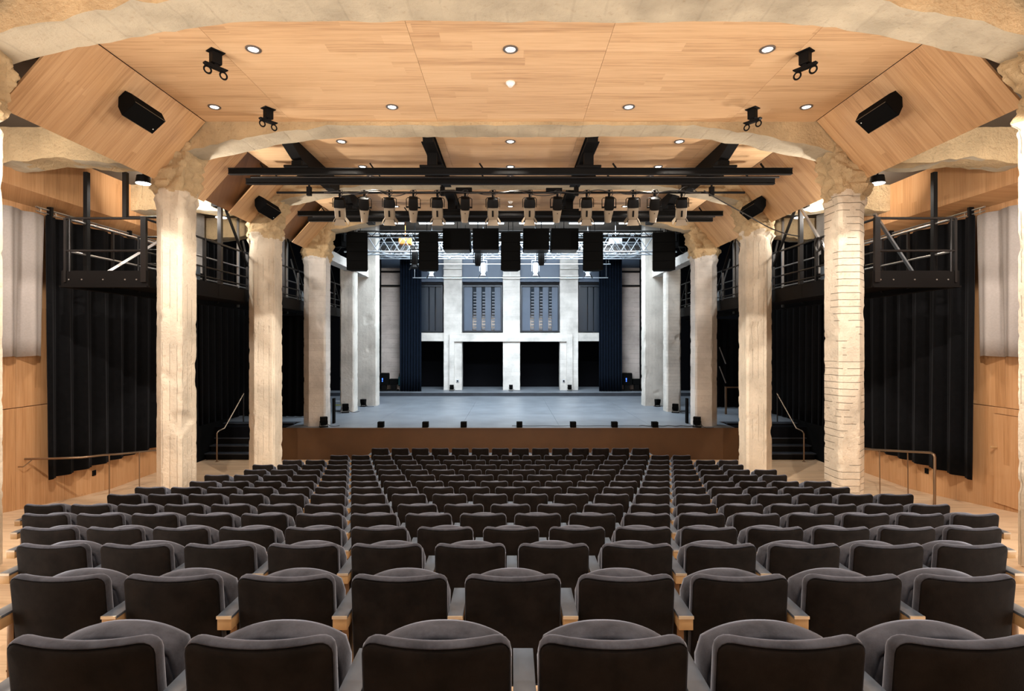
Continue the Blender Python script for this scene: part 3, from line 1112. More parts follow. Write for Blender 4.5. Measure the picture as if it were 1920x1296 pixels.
def make_chair():
    t = empty('theatre_chair', (0, 0, 0))
    b = inst('backrest', CM['backrest'], t)
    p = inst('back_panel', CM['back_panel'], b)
    p['label'] = 'darker velvet back panel'
    s_ = inst('seat', CM['seat'], t)
    sh = inst('seat_shell', CM['seat_shell'], s_)
    a = inst('armrest', CM['armrest'], t)
    e = inst('armrest_edge', CM['armrest_edge'], a)
    k = inst('armrest_block', CM['armrest_block'], a)
    st = inst('standard', CM['standard'], t)
    return t


chair0 = make_chair()
bpy.context.view_layer.update()
index_kids(chair0)
KIDS0 = KIDS['theatre_chair']
first = True
row_names = ['nearest row', 'second row from the camera', 'third row from the camera', 'fourth row from the camera', 'fifth row from the camera',
             'sixth row from the camera', 'seventh row from the camera', 'middle row of the stalls', 'seventh row from the stage', 'sixth row from the stage',
             'fifth row from the stage', 'fourth row from the stage', 'third row from the stage', 'second row from the stage', 'front row by the stage']
for k, (y, zt, offs, sx) in enumerate(ROWS):
    n = len(offs)
    for i, f in enumerate(offs):
        z = zt - SEAT_H + 0.06 * zt / y
        if k >= 13:
            z = FL0
        if first:
            t = chair0
            first = False
        else:
            t = copy_tree(chair0)
        t.location = (f * PITCH + sx, y, z)
        where = f'{ORD[i]} from left' if i < n / 2 else f'{ORD[n - 1 - i]} from right'
        if i == 0:
            where = 'leftmost'
        if i == n - 1:
            where = 'rightmost'
        t['label'] = f'tipped-up charcoal velvet theatre chair, {where} in the {row_names[k]}'
        t['category'] = 'chair'
        t['group'] = 'theatre chairs in the stalls'
        if i == n - 1:       # the last chair of a row has an armrest on its right too
            a = inst('armrest', CM['armrest'], t, (PITCH, 0, 0))
            inst('armrest_edge', CM['armrest_edge'], a)
            inst('armrest_block', CM['armrest_block'], a)
            inst('standard', CM['standard'], t, (PITCH, 0, 0))

# ------------------------------------------------------------------ ceiling downlights, detectors, hooks
dl_ring = None


def downlight(x, y, label, power, lens=True):
    t = empty('downlight', (x, y, CZ - 0.012))
    tag(t, label, 'ceiling light', 'recessed ceiling downlights')
    m = MB()
    prof = [(0.082, 0.012), (0.106, 0.012), (0.106, 0.0), (0.096, -0.006), (0.076, -0.003), (0.066, 0.011)]
    rings = []
    for k in range(24):
        a = 2 * math.pi * k / 24
        rings.append([(r * math.cos(a), r * math.sin(a), z) for r, z in prof])
    rings.append(rings[0])
    m.loft(rings, caps=False)
    bmesh.ops.remove_doubles(m.bm, verts=m.bm.verts, dist=1e-5)
    m.build('trim_ring', M['ring_steel'], t, smooth=True, local=True)
    MB().cone((0, 0, 0.004), (0, 0, 0.010), 0.068, 0.068, 20).build('lens', M['lamp_white'], t, local=True)
    spot('downlight_beam', (x, y, CZ - 0.03), (x, y, -5), power, WARM, 84, 0.45, 0.06)
    return t


DLP = 420
for i, x in enumerate((-3.63, 0.0, 3.63)):
    downlight(x, 7.53, ['round ceiling downlight in the first bay, left of the front three', 'round ceiling downlight in the first bay, above the smoke detector',
                        'round ceiling downlight in the first bay, right of the front three'][i], DLP)
for i, x in enumerate((-5.2, -2.08, 2.08, 5.2)):
    downlight(x, 9.37, ['round ceiling downlight beside the left loudspeaker panel', 'round ceiling downlight left of centre, close to the second roof beam',
                        'round ceiling downlight right of centre, close to the second roof beam', 'round ceiling downlight beside the right loudspeaker panel'][i], DLP)
for j, (y, nm) in enumerate(((10.98, 'just behind the second roof beam'), (12.55, 'above the black lighting rails'), (13.3, 'hidden behind the lighting rails'), (14.65, 'just above the spotlight bar'), (16.2, 'behind the row of spotlights'))):
    for i, x in enumerate((-3.48, 0.0, 3.48)):
        downlight(x, y, f'round ceiling downlight {nm}, ' + ('left one', 'middle one', 'right one')[i], DLP * 0.5)
for y in (-2.0, 1.2, 4.3):     # the bays over and behind the camera
    for x in (-3.6, 0, 3.6):
        spot('downlight_beam', (x, y, CZ - 0.03), (x, y, -5), DLP, WARM, 84, 0.45, 0.06)

for (y, lab) in ((8.5, 'small white smoke detector in the first bay of the wooden ceiling'), (15.66, 'small white smoke detector behind the spotlights')):
    t = empty('smoke_detector', (0, y, CZ - 0.05))
    tag(t, lab, 'smoke detector', 'smoke detectors')
    MB().cone((0, 0, 0.05), (0, 0, 0.03), 0.075, 0.075, 18).build('base', M['white_plastic'], t, smooth=True, local=True)
    MB().cone((0, 0, 0.03), (0, 0, -0.015), 0.065, 0.035, 18).build('sensor_head', M['white_plastic'], t, smooth=True, local=True)


def hook(x, y, label):
    t = empty('rigging_hook', (x, y, CZ - 0.36))
    tag(t, label, 'rigging hook', 'ceiling rigging hooks')
    t.rotation_euler.z = 0.95 if x < 0 else -0.95
    MB().box(-0.10, 0.10, -0.08, 0.08, 0.345, 0.36, 0.003).build('ceiling_plate', M['black'], t, local=True)
    MB().box(-0.07, 0.07, -0.05, 0.05, 0.18, 0.345, 0.005).build('hanger', M['black'], t, local=True)
    m = MB()
    m.prism([(-0.16, 0.14), (-0.12, 0.11), (0.12, 0.11), (0.16, 0.14), (0.16, 0.155), (-0.16, 0.155)], 'y', -0.035, 0.035)
    m.box(-0.03, 0.03, -0.03, 0.03, 0.15, 0.19)
    m.build('spreader_bar', M['black'], t, local=True)
    for dx in (-0.11, 0.11):
        pts = [(0.05 * math.cos(a), 0, 0.06 + 0.05 * math.sin(a)) for a in [2 * math.pi * k / 16 for k in range(17)]]
        MB().tube(pts, 0.013, 6).build('ring', M['black'], t, smooth=True, local=True).location.x = dx


for s in (-1, 1):
    hook(s * 4.20, 7.60, f'black ceiling hook with two rings, {side(s)} front, near the frame top')
    hook(s * 4.29, 9.45, f'black ceiling hook with two rings, {side(s)}, close to the second roof beam')


# loudspeakers on the slanted panels
def panel_speaker(s, y, t_, label):
    # on the slope at fraction t, hung off it along its normal
    px, pz = s * (XE + 0.94 * t_), CZ - 1.07 * t_
    nrm = Vector((-s * math.sin(ANG), 0, -math.cos(ANG)))
    base = Vector((px, y, pz)) + nrm * 0.30
    t = empty('panel_loudspeaker', base)
    tag(t, label, 'loudspeaker', 'loudspeakers on the slanted panels')
    # box axes: long axis along depth and downwards, face towards the stalls
    ax = Vector((s * -0.30, 0.90, -0.20)).normalized()      # long axis (away from the camera)
    fz = Vector((-s * 0.50, -0.45, -0.75))
    fz = (fz - ax * fz.dot(ax)).normalized()                # grille direction
    sx = ax.cross(fz).normalized()
    L, Wd, D = 0.50, 0.30, 0.36

    def P(a, b, c):
        return ax * a + sx * b + fz * c
    m = MB()
    poly = [(-Wd / 2, D / 2), (Wd / 2, D / 2), (Wd / 2, -0.02), (Wd / 4, -D / 2), (-Wd / 4, -D / 2), (-Wd / 2, -0.02)]
    m.loft([[P(-L / 2, b, c) for b, c in poly], [P(L / 2, b, c) for b, c in poly]])
    m.build('cabinet', M['speaker'], t, local=True)
    m = MB()
    g = [(-Wd / 2 + 0.006, D / 2), (Wd / 2 - 0.006, D / 2), (Wd / 2 - 0.006, D / 2 + 0.012), (-Wd / 2 + 0.006, D / 2 + 0.012)]
    m.loft([[P(-L / 2 + 0.006, b, c) for b, c in g], [P(L / 2 - 0.006, b, c) for b, c in g]])
    m.build('grille', M['speaker'], t, local=True)
    m = MB()
    for e in (-1, 1):
        m.bar(P(-L / 2, e * Wd / 2, D / 2 + 0.004), P(L / 2, e * Wd / 2, D / 2 + 0.004), 0.006, 0.006)
    m.build('grille_trim', M['speaker_edge'], t, local=True)
    MB().bar(-nrm * 0.30, -nrm * 0.27, 0.09, 0.09).build('wall_plate', M['black'], t, local=True)
    MB().bar(-nrm * 0.28, P(0, 0, -0.06), 0.03, 0.03).build('bracket_arm', M['black'], t, local=True)
    MB().cone(P(L / 2 - 0.05, Wd / 4, D / 2 + 0.012), P(L / 2 - 0.05, Wd / 4, D / 2 + 0.016), 0.008).build('badge', M['white_plastic'], t, local=True)


for s in (-1, 1):
    panel_speaker(s, 8.35, 0.30, f'black loudspeaker on the large {side(s)} slanted wood panel, nearest')
    panel_speaker(s, 13.2, 0.55, f'black loudspeaker on the farther {side(s)} slanted panel beside the spotlights')

# ------------------------------------------------------------------ steel under the ceiling
for bi, (ya, yb) in enumerate(((10.58, 13.64), (14.23, 17.28))):
    bay = ('second', 'third')[bi]
    for i, x in enumerate((-4.48, -1.64, 1.64, 4.48)):
        lab = f'black steel runway beam under the {bay} ceiling bay, ' + ('outer left', 'inner left', 'inner right', 'outer right')[i]
        t = empty('runway_beam', (x, (ya + yb) / 2, CZ - 0.2))
        tag(t, lab, 'steel beam', 'steel runway beams', 'thing')
        if abs(x) < 2:
            z1 = CZ - 0.17
            MB().box(x - 0.13, x + 0.13, ya, yb, CZ - 0.018, CZ - 0.002).build('top_flange', M['black'], t)
            MB().box(x - 0.10, x + 0.10, ya, yb, z1 + 0.016, CZ - 0.018).build('web', M['black'], t)
            MB().box(x - 0.13, x + 0.13, ya, yb, z1, z1 + 0.016).build('bottom_flange', M['black'], t)
        else:
            m = MB()
            m.prism([(ya, CZ - 0.003), (yb, CZ - 0.003), (yb, CZ - 0.34), (ya + 1.3, CZ - 0.34), (ya + 0.6, CZ - 0.30), (ya, CZ - 0.12)], 'x', x - 0.11, x + 0.11)
            m.build('haunched_beam', M['black'], t)
    # two rails across
    for ri, (dy, xw) in enumerate(((0.62, 5.92), (1.32, 5.90))):
        y = ya + dy
        z = 3.58
        t = empty('lighting_rail', (0, y, z - 0.08))
        tag(t, f'long black lighting rail across the {bay} ceiling bay, ' + ('upper one in the picture' if ri == 0 else 'lower one in the picture'), 'lighting rail', 'lighting rails', 'thing')
        MB().box(-xw, xw, y - 0.03, y + 0.07, z + 0.075, z + 0.09).build('top_flange', M['black'], t)
        MB().box(-xw, xw, y - 0.01, y + 0.01, z - 0.025, z + 0.075).build('web', M['black'], t)
        MB().box(-xw, xw, y - 0.03, y + 0.07, z - 0.04, z - 0.025, 0.003).build('bottom_flange', M['black'], t)
        if ri == 0:
            MB().cone((-xw + 0.25, y + 0.45, z + 0.04), (xw - 0.05, y + 0.45, z + 0.04), 0.022).build('pipe', M['rail_steel'], t, smooth=True)
        for x in (-4.48, -1.64, 1.64, 4.48):
            hz = CZ - 0.17 if abs(x) < 2 else CZ - 0.335
            MB().box(x - 0.26, x + 0.26, y - 0.07, y + 0.07, z + 0.09, z + 0.14, 0.01).build('hanger_plate', M['black'], t)
            MB().box(x - 0.1, x + 0.1, y - 0.05, y + 0.05, z + 0.14, hz).build('hanger', M['black'], t)
        for x in (-5.2, -2.9, -0.6, 2.2, 5.3):
            m = MB()
            m.box(x - 0.03, x + 0.03, y + 0.08, y + 0.13, z - 0.02, z + 0.10)
            m.bar((x + 0.02, y, z + 0.09), (x - 0.05, y, z + 0.19), 0.03, 0.03)
            m.build('clamp', M['black'], t)

# the spotlight bar with its cable
PY, PZ = 13.2, 3.72
bar_ = empty('lighting_bar', (0, PY, PZ))
tag(bar_, 'thin black lighting bar carrying the row of spotlights', 'lighting bar', kind='thing')
MB().cone((-5.78, PY, PZ), (5.80, PY, PZ), 0.028).build('pipe', M['black'], bar_, smooth=True)
for x in (-4.98, -1.68, 1.63, 4.98):
    MB().box(x - 0.055, x + 0.055, PY - 0.05, PY + 0.05, PZ - 0.08, PZ + 0.14, 0.006).build('clamp', M['black'], bar_)
    MB().box(x - 0.02, x + 0.02, PY - 0.02, PY + 0.02, PZ + 0.14, CZ - 0.002).build('drop_rod', M['black'], bar_)
rnd = random.Random(3)
pts = []
for k in range(190):
    x = -4.6 + 9.3 * k / 189
    pts.append((x, PY - 0.045, PZ + 0.015 + 0.035 * math.sin(x * 5.1) * math.sin(x * 1.7 + 1) - 0.02 * abs(math.sin(x * 2.9))))
MB().tube(pts, 0.014, 6).build('cable', M['cable'], bar_, smooth=True)
for x0, x1, sag in ((-3.2, -2.5, 0.1), (0.3, 1.3, 0.09), (-0.9, -0.2, 0.07), (2.6, 3.3, 0.06), (4.1, 4.6, -0.14), (-4.1, -3.5, 0.06)):
    MB().tube([(x0 + (x1 - x0) * k / 12, PY - 0.05, PZ - sag * math.sin(math.pi * k / 12)) for k in range(13)], 0.011, 6).build('cable', M['cable'], bar_, smooth=True)
MB().box(-1.35, -0.95, PY - 0.04, PY + 0.05, PZ + 0.03, PZ + 0.12, 0.01).build('junction_box', M['black'], bar_)
MB().box(0.88, 1.28, PY - 0.04, PY + 0.05, PZ + 0.03, PZ + 0.11, 0.01).build('junction_box', M['black'], bar_)


def fixture(kind, body_mat):
    """one theatre spotlight hanging from its clamp; local origin at the pipe; beam goes upstage and down"""
    parts = []
    tl = math.radians(58)
    d = Vector((0, math.cos(tl), -math.sin(tl)))
    b = Vector((0, math.sin(tl), math.cos(tl)))
    X = Vector((1, 0, 0))
    c0 = Vector((0, 0.02, -0.36))     # pivot
    parts.append(('clamp', MB().box(-0.025, 0.025, -0.04, 0.04, -0.10, 0.045, 0.006).mesh('clamp', M['black'], True)))
    w2 = 0.17
    m = MB().tube([(-w2, 0.02, -0.36), (-w2, 0.02, -0.16), (-w2 + 0.03, 0.02, -0.125), (w2 - 0.03, 0.02, -0.125), (w2, 0.02, -0.16), (w2, 0.02, -0.36)], 0.010, 6)
    m.box(-0.012, 0.012, 0.008, 0.032, -0.14, -0.09)
    parts.append(('yoke', m.mesh('yoke', M['black'], True)))

    def ring(a, rx, rb, n=16, sq=0.0):
        out = []
        for k in range(n):
            t = 2 * math.pi * k / n
            cx, cb = math.cos(t), math.sin(t)
            if sq:
                f = 1 / max(abs(cx), abs(cb))
                f = 1 + (f - 1) * sq
                cx, cb = cx * f, cb * f
            out.append(c0 + d * a + X * (cx * rx) + b * (cb * rb))
        return out
    if kind == 'fresnel':
        m = MB()
        m.loft([ring(-0.24, 0.06, 0.06, sq=.4), ring(-0.22, 0.12, 0.115, sq=.5), ring(-0.10, 0.145, 0.14, sq=.5), ring(-0.02, 0.145, 0.14, sq=.5)])
        parts.append(('lamp_house', m.mesh('lamp_house', M['black'], True)))
        m = MB()
        m.loft([ring(-0.02, 0.135, 0.135, sq=.35), ring(0.22, 0.135, 0.135, sq=.35), ring(0.27, 0.12, 0.12, sq=.3)])
        parts.append(('barrel', m.mesh('barrel', body_mat, True)))
        # slot on the upper (camera-side) face
        m = MB()
        q = c0 + d * 0.10 - b * -0.0 + b * 0.137
        q = c0 + d * 0.115 - b * 0.137
        vs = [q - X * 0.022 - d * 0.075, q + X * 0.022 - d * 0.075, q + X * 0.022 + d * 0.085, q - X * 0.022 + d * 0.085]
        m.loft([vs, [v - b * 0.006 for v in vs]])
        q = c0 + d * 0.115 + b * 0.137
        vs = [q - X * 0.022 - d * 0.075, q + X * 0.022 - d * 0.075, q + X * 0.022 + d * 0.085, q - X * 0.022 + d * 0.085]
        m.loft([vs, [v + b * 0.006 for v in vs]])
        parts.append(('slot', m.mesh('slot', M['black'])))
        # barn doors
        e = c0 + d * 0.272
        for i, (n1, n2) in enumerate(((X, b), (-X, b), (b, X), (-b, X))):
            m = MB()
            o1 = e + n1 * 0.12
            o2 = o1 + d * 0.13 + n1 * 0.075
            vs = [o1 - n2 * 0.10, o1 + n2 * 0.10, o2 + n2 * 0.15, o2 - n2 * 0.15]
            nn = (vs[1] - vs[0]).cross(vs[2] - vs[1]).normalized() * 0.004
            m.loft([vs, [v + nn for v in vs]])
            parts.append(('barn_door', m.mesh('barn_door', body_mat)))
    else:
        m = MB()
        m.loft([ring(-0.26, 0.05, 0.06, sq=.5), ring(-0.24, 0.11, 0.12, sq=.6), ring(0.0, 0.12, 0.13, sq=.6), ring(0.05, 0.10, 0.11, sq=.5)])
        parts.append(('lamp_house', m.mesh('lamp_house', M['black'], True)))
        m = MB()
        m.loft([ring(0.05, 0.115, 0.115, sq=.2), ring(0.10, 0.115, 0.115, sq=.2), ring(0.32, 0.085, 0.085), ring(0.37, 0.085, 0.085), ring(0.37, 0.06, 0.06)])
        parts.append(('barrel', m.mesh('barrel', body_mat, True)))
        m = MB().cone(c0 + d * 0.12 - b * 0.115, c0 + d * 0.12 - b * 0.125, 0.012)
        m.cone(c0 + d * 0.0 + X * 0.12, c0 + d * 0.0 + X * 0.18, 0.022)
        m.cone(c0 + d * 0.0 - X * 0.12, c0 + d * 0.0 - X * 0.18, 0.022)
        parts.append(('knob', m.mesh('knob', M['black'], True)))
    parts.append(('tail_cable', MB().tube([c0 - d * 0.22 + Vector((0.02, 0, 0)), c0 - d * 0.30 + Vector((0.06, 0, 0.02)), Vector((0.09, -0.07, -0.04)), Vector((0.06, -0.05, 0.05)), Vector((-0.02, -0.04, 0.05)), Vector((-0.08, -0.045, 0.02))], 0.009, 6).mesh('tail_cable', M['cable'], True)))
    return parts


FX = {'fresnel': fixture('fresnel', M['tan_body']), 'profile': fixture('profile', M['tan_body'])}
spots = [(637, 'f'), (683, 'p'), (730, 'f'), (775, 'p'), (820, 'f'), (872, 'p'), (924, 'f'), (993, 'f'), (1045, 'p'), (1100, 'f'), (1142, 'p'), (1187, 'f'), (1227, 'p'), (1278, 'f')]
for i, (px, kd) in enumerate(spots):
    x = pxx(px, PY)
    t = empty('theatre_spotlight', (x, PY, PZ), (0, 0, -0.045 * x + (0.08 if kd == 'p' else 0)))
    nm = 'barn-door spotlight' if kd == 'f' else 'slim profile spotlight'
    pos = f'{ORD[i]} from the left' if i < 7 else f'{ORD[13 - i]} from the right'
    tag(t, f'champagne and black {nm} on the lighting bar, {pos}', 'spotlight', 'spotlights on the lighting bar')
    t['kind'] = 'thing'
    for (n, me) in FX['fresnel' if kd == 'f' else 'profile']:
        inst(n, me, t)

# loose cable from the bar to the right catwalk
cb = MB()
P0 = [(4.75, 13.1, 3.74), (5.15, 13.0, 3.45), (5.75, 12.9, 3.08), (6.25, 12.9, 2.78), (6.7, 12.9, 2.62), (7.05, 13.0, 2.60)]
pp = []
for a, b_ in zip(P0, P0[1:]):
    for k in range(6):
        pp.append(Vector(a).lerp(Vector(b_), k / 6))
pp.append(Vector(P0[-1]))
for _ in range(6):
    pp = [pp[0]] + [(pp[i - 1] + pp[i] * 2 + pp[i + 1]) / 4 for i in range(1, len(pp) - 1)] + [pp[-1]]
cb.tube(pp, 0.014, 6)
tag(cb.build('power_cable', M['cable'], smooth=True), 'black cable sagging from the lighting bar to the right catwalk', 'cable')

# ------------------------------------------------------------------ hanging loudspeakers over the stage front
SY = 18.1


def line_array(px0, px1, label, yaw):
    x0, x1 = pxx(px0, SY), pxx(px1, SY)
    zt, zb = (643 - 437) * SY / 1000, (643 - 506) * SY / 1000
    cx = (x0 + x1) / 2
    W = x1 - x0
    t = empty('line_array_loudspeaker', (cx, SY, zb), (0, 0, yaw))
    tag(t, label, 'loudspeaker', 'tall hanging loudspeakers', 'thing')
    H = zt - zb
    n = 4
    for k in range(n):
        a, b = H * k / n, H * (k + 1) / n - 0.006
        m = MB()
        off = 0.05 * (1 - (k + 0.5) / n) ** 2
        m.prism([(-W / 2, off), (W / 2, off), (W / 2 - 0.10, off + 0.42), (-W / 2 + 0.10, off + 0.42)], 'z', a, b)
        c = m.build('cabinet', M['speaker'], t, local=True)
        MB().box(-W / 2 + 0.012, W / 2 - 0.012, off - 0.012, off - 0.001, a + 0.008, b - 0.008).build('grille', M['speaker'], c, local=True)
    MB().box(-W / 2 + 0.02, W / 2 - 0.02, 0.05, 0.42, H, H + 0.05, 0.008).build('flying_frame', M['black'], t, local=True)
    for xx in (-0.08, 0.08):
        MB().cone((xx, 0.22, H + 0.05), (xx * 0.3, 0.22, 5.5 - zb), 0.012, 0.012, 6).build('sling', M['black'], t, local=True)


for (a, b, lab, yw) in ((650, 689, 'tall black hanging loudspeaker, leftmost, in front of the left stage pillars', 0.12),
                        (785, 822, 'tall black hanging loudspeaker, left of the wide boxes', 0.06),
                        (939, 976, 'tall black hanging loudspeaker at the centre between four wide boxes', 0.0),
                        (1093, 1131, 'tall black hanging loudspeaker, right of the wide boxes', -0.06),
                        (1224, 1266, 'tall black hanging loudspeaker, rightmost, in front of the right stage pillars', -0.12)):
    line_array(a, b, lab, yw)
for (a, b, lab) in ((830, 881, 'wide black hanging subwoofer, outer left of the four'), (886, 935, 'wide black hanging subwoofer, inner left, beside the central loudspeaker'),
                    (981, 1030, 'wide black hanging subwoofer, inner right, beside the central loudspeaker'), (1034, 1085, 'wide black hanging subwoofer, outer right of the four')):
    y = 18.4
    x0, x1 = pxx(a, y), pxx(b, y)
    zt, zb = (643 - 428) * y / 1000, (643 - 467) * y / 1000
    t = empty('hanging_subwoofer', ((x0 + x1) / 2, y, zb))
    tag(t, lab, 'loudspeaker', 'wide hanging loudspeakers', 'thing')
    MB().box(x0, x1, y, y + 0.75, zb, zt, 0.01).build('cabinet', M['speaker'], t)
    MB().box(x0 + 0.02, x1 - 0.02, y - 0.014, y - 0.001, zb + 0.03, zt - 0.02).build('grille', M['speaker'], t)
    MB().box(x0 + 0.03, x1 - 0.03, y + 0.02, y + 0.7, zb - 0.03, zb - 0.001).build('skid_plate', M['rail_steel'], t)
    MB().cone(((x0 + x1) / 2, y + 0.4, zt), ((x0 + x1) / 2, y + 0.4, 5.5), 0.014, 0.014, 6).build('sling', M['black'], t)
# slim pipe ladder above the loudspeakers
t = empty('ladder_truss', (0, 18.75, 3.8))
tag(t, 'black flat ladder truss the loudspeakers hang from', 'truss', kind='thing')
for z in (3.82, 4.02):
    MB().cone((-5.5, 19.2, z), (5.5, 19.2, z), 0.024, 0.024, 8).build('chord', M['black'], t, smooth=True)
lm = MB().cone((0, 0, 0), (0.2, 0, 0.2), 0.012, 0.012, 6).mesh('lattice_bar', M['black'])
lm2 = MB().cone((0, 0, 0.2), (0.2, 0, 0), 0.012, 0.012, 6).mesh('lattice_bar', M['black'])
for k in range(54):
    inst('lattice_bar', lm if k % 2 == 0 else lm2, t, (-5.4 + k * 0.2, 19.2 - 18.75, 0.02))


# the two box trusses
def box_truss(y, z, xw, h, dp, label, nb):
    t = empty('box_truss', (0, y, z))
    tag(t, label, 'truss', 'aluminium box trusses', 'thing')
    for (yy, zz) in ((0, 0), (0, h), (dp, 0), (dp, h)):
        MB().cone((-xw, yy, zz), (xw, yy, zz), 0.032, 0.032, 8).build('chord', M['alu'], t, smooth=True, local=True)
    st = 2 * xw / nb

    def bars(p0, p1):
        return MB().cone(p0, p1, 0.017, 0.017, 6).mesh('lattice_bar', M['alu'], True)
    f1, f2 = bars((0, 0, 0), (st, 0, h)), bars((0, 0, h), (st, 0, 0))
    b1, b2 = bars((0, dp, 0), (st, dp, h)), bars((0, dp, h), (st, dp, 0))
    u1, u2 = bars((0, 0, 0), (st, dp, 0)), bars((0, dp, 0), (st, 0, 0))
    for k in range(nb):
        x = -xw + k * st
        inst('lattice_bar', f1 if k % 2 else f2, t, (x, 0, 0))
        inst('lattice_bar', b2 if k % 2 else b1, t, (x, 0, 0))
        inst('lattice_bar', u1 if k % 2 else u2, t, (x, 0, 0))
    for x in (-xw * 0.8, -xw * 0.3, xw * 0.3, xw * 0.8):
        MB().cone((x, dp / 2, h), (x, dp / 2, 5.5 - z), 0.012, 0.012, 6).build('drop_chain', M['black'], t, local=True)


box_truss(19.9, 3.40, 6.2, 0.66, 0.62, 'silver aluminium box truss nearest behind the hanging loudspeakers', 30)
box_truss(24.6, 3.98, 7.0, 0.66, 0.62, 'silver aluminium box truss farther upstage, above the windows', 34)

# moving lights under the truss
def hung_light(px, py, y, label, mat, doors, ztruss):
    x, z = pxx(px, y), (643 - py) * y / 1000
    t = empty('stage_lantern', (x, y, z))
    tag(t, label, 'stage light', 'lanterns under the truss', 'thing')
    MB().cone((0, 0, 0.60), (0, 0, 5.5 - z), 0.02, 0.02, 8).build('drop_pipe', mat, t, local=True)
    MB().box(-0.17, -0.145, -0.03, 0.03, 0.12, 0.58).build('yoke_arm', mat, t, local=True)
    MB().box(0.145, 0.17, -0.03, 0.03, 0.12, 0.58).build('yoke_arm', mat, t, local=True)
    MB().box(-0.17, 0.17, -0.03, 0.03, 0.58, 0.61).build('yoke_bridge', mat, t, local=True)
    m = MB()
    m.loft([[(0.12 * f * math.cos(a), g + 0.11 * f * math.sin(a), z_) for a in [2 * math.pi * k / 12 for k in range(12)]] for z_, f, g in ((0.50, 0.8, 0.03), (0.42, 1.05, 0.02), (0.10, 1.0, -0.02), (0.0, 0.75, -0.03))])
    m.build('housing', mat, t, smooth=True, local=True)
    if doors:
        for sx in (-1, 1):
            m = MB()
            m.loft([[(sx * 0.10, -0.10, 0.04), (sx * 0.10, 0.08, 0.04), (sx * 0.20, 0.10, -0.16), (sx * 0.20, -0.12, -0.16)], [(sx * 0.106, -0.10, 0.04), (sx * 0.106, 0.08, 0.04), (sx * 0.206, 0.10, -0.16), (sx * 0.206, -0.12, -0.16)]])
            m.build('barn_door', M['black'], t, local=True)
        MB().cone((0, -0.03, 0.0), (0, -0.05, -0.10), 0.10, 0.13, 12).build('snout', mat, t, smooth=True, local=True)


hung_light(906, 514, 23.6, 'pale grey barn-door lantern hanging left of the central loudspeaker', M['grey_body'], True, 4.0)
hung_light(1004, 514, 23.6, 'pale grey barn-door lantern hanging right of the central loudspeaker', M['grey_body'], True, 4.0)
hung_light(809, 515, 23.6, 'pale grey lantern peeping out below the left tall loudspeaker', M['grey_body'], True, 4.0)
hung_light(1102, 515, 23.6, 'pale grey lantern peeping out below the right tall loudspeaker', M['grey_body'], True, 4.0)
hung_light(896, 499, 19.5, 'black tube lantern under the inner left subwoofer', M['black'], False, 3.4)
hung_light(1015, 498, 19.5, 'black tube lantern under the inner right subwoofer', M['black'], False, 3.4)
hung_light(778, 498, 19.5, 'black lantern at the edge of the left tall loudspeaker', M['black'], True, 3.4)

# dark fixtures in the corners beside the outer loudspeakers
for s in (-1, 1):
    px = 631 if s < 0 else 1282
    y = 18.9
    t = empty('corner_floodlight', (pxx(px, y), y, (643 - 468) * y / 1000), (0, 0, s * 0.5))
    tag(t, f'black floodlight hung in the {side(s)} corner beside the outer loudspeaker', 'floodlight', 'corner floodlights', 'thing')
    MB().box(-0.22, 0.22, 0, 0.3, 0.1, 0.55, 0.03).build('housing', M['speaker'], t, local=True)
    MB().box(-0.25, -0.235, 0.1, 0.2, 0.3, 0.75).build('yoke_arm', M['black'], t, local=True)
    MB().box(0.235, 0.25, 0.1, 0.2, 0.3, 0.75).build('yoke_arm', M['black'], t, local=True)
    MB().cone((0, 0.15, 0.55), (0, 0.15, 5.5 - t.location.z), 0.02).build('drop_pipe', M['black'], t, local=True)
    MB().tube([(-0.2, 0.05, 0.12), (-0.16, 0.0, -0.06), (-0.02, 0.0, -0.12), (0.12, 0.0, -0.05), (0.18, 0.1, 0.14)], 0.012, 6).build('cable_loop', M['cable'], t, smooth=True, local=True)

# fluorescent strips under the stage ceiling
for j, (y, z) in enumerate(((20.6, 5.0), (22.4, 5.0), (26.4, 5.2))):
    for i, x in enumerate((-5.2, -3.1, -1.0, 1.1, 3.2, 5.3)):
        if j == 2 and abs(x) > 4:
            continue
        t = empty('strip_light', (x, y, z))
        tag(t, f'white strip light under the stage ceiling, {("front", "middle", "rear")[j]} row, {ORD[i]} from left', 'strip light', 'strip lights over the stage')
        MB().box(-0.75, 0.75, -0.10, 0.10, 0.03, 0.12, 0.01).build('housing', M['grey_body'], t, local=True)
        MB().box(-0.72, 0.72, -0.07, 0.07, 0.0, 0.03).build('tube', M['strip_white'], t, local=True)
        for xx in (-0.6, 0.6):
            MB().cone((xx, 0, 0.12), (xx, 0, 5.5 - z), 0.008, 0.008, 6).build('drop_rod', M['black'], t, local=True)
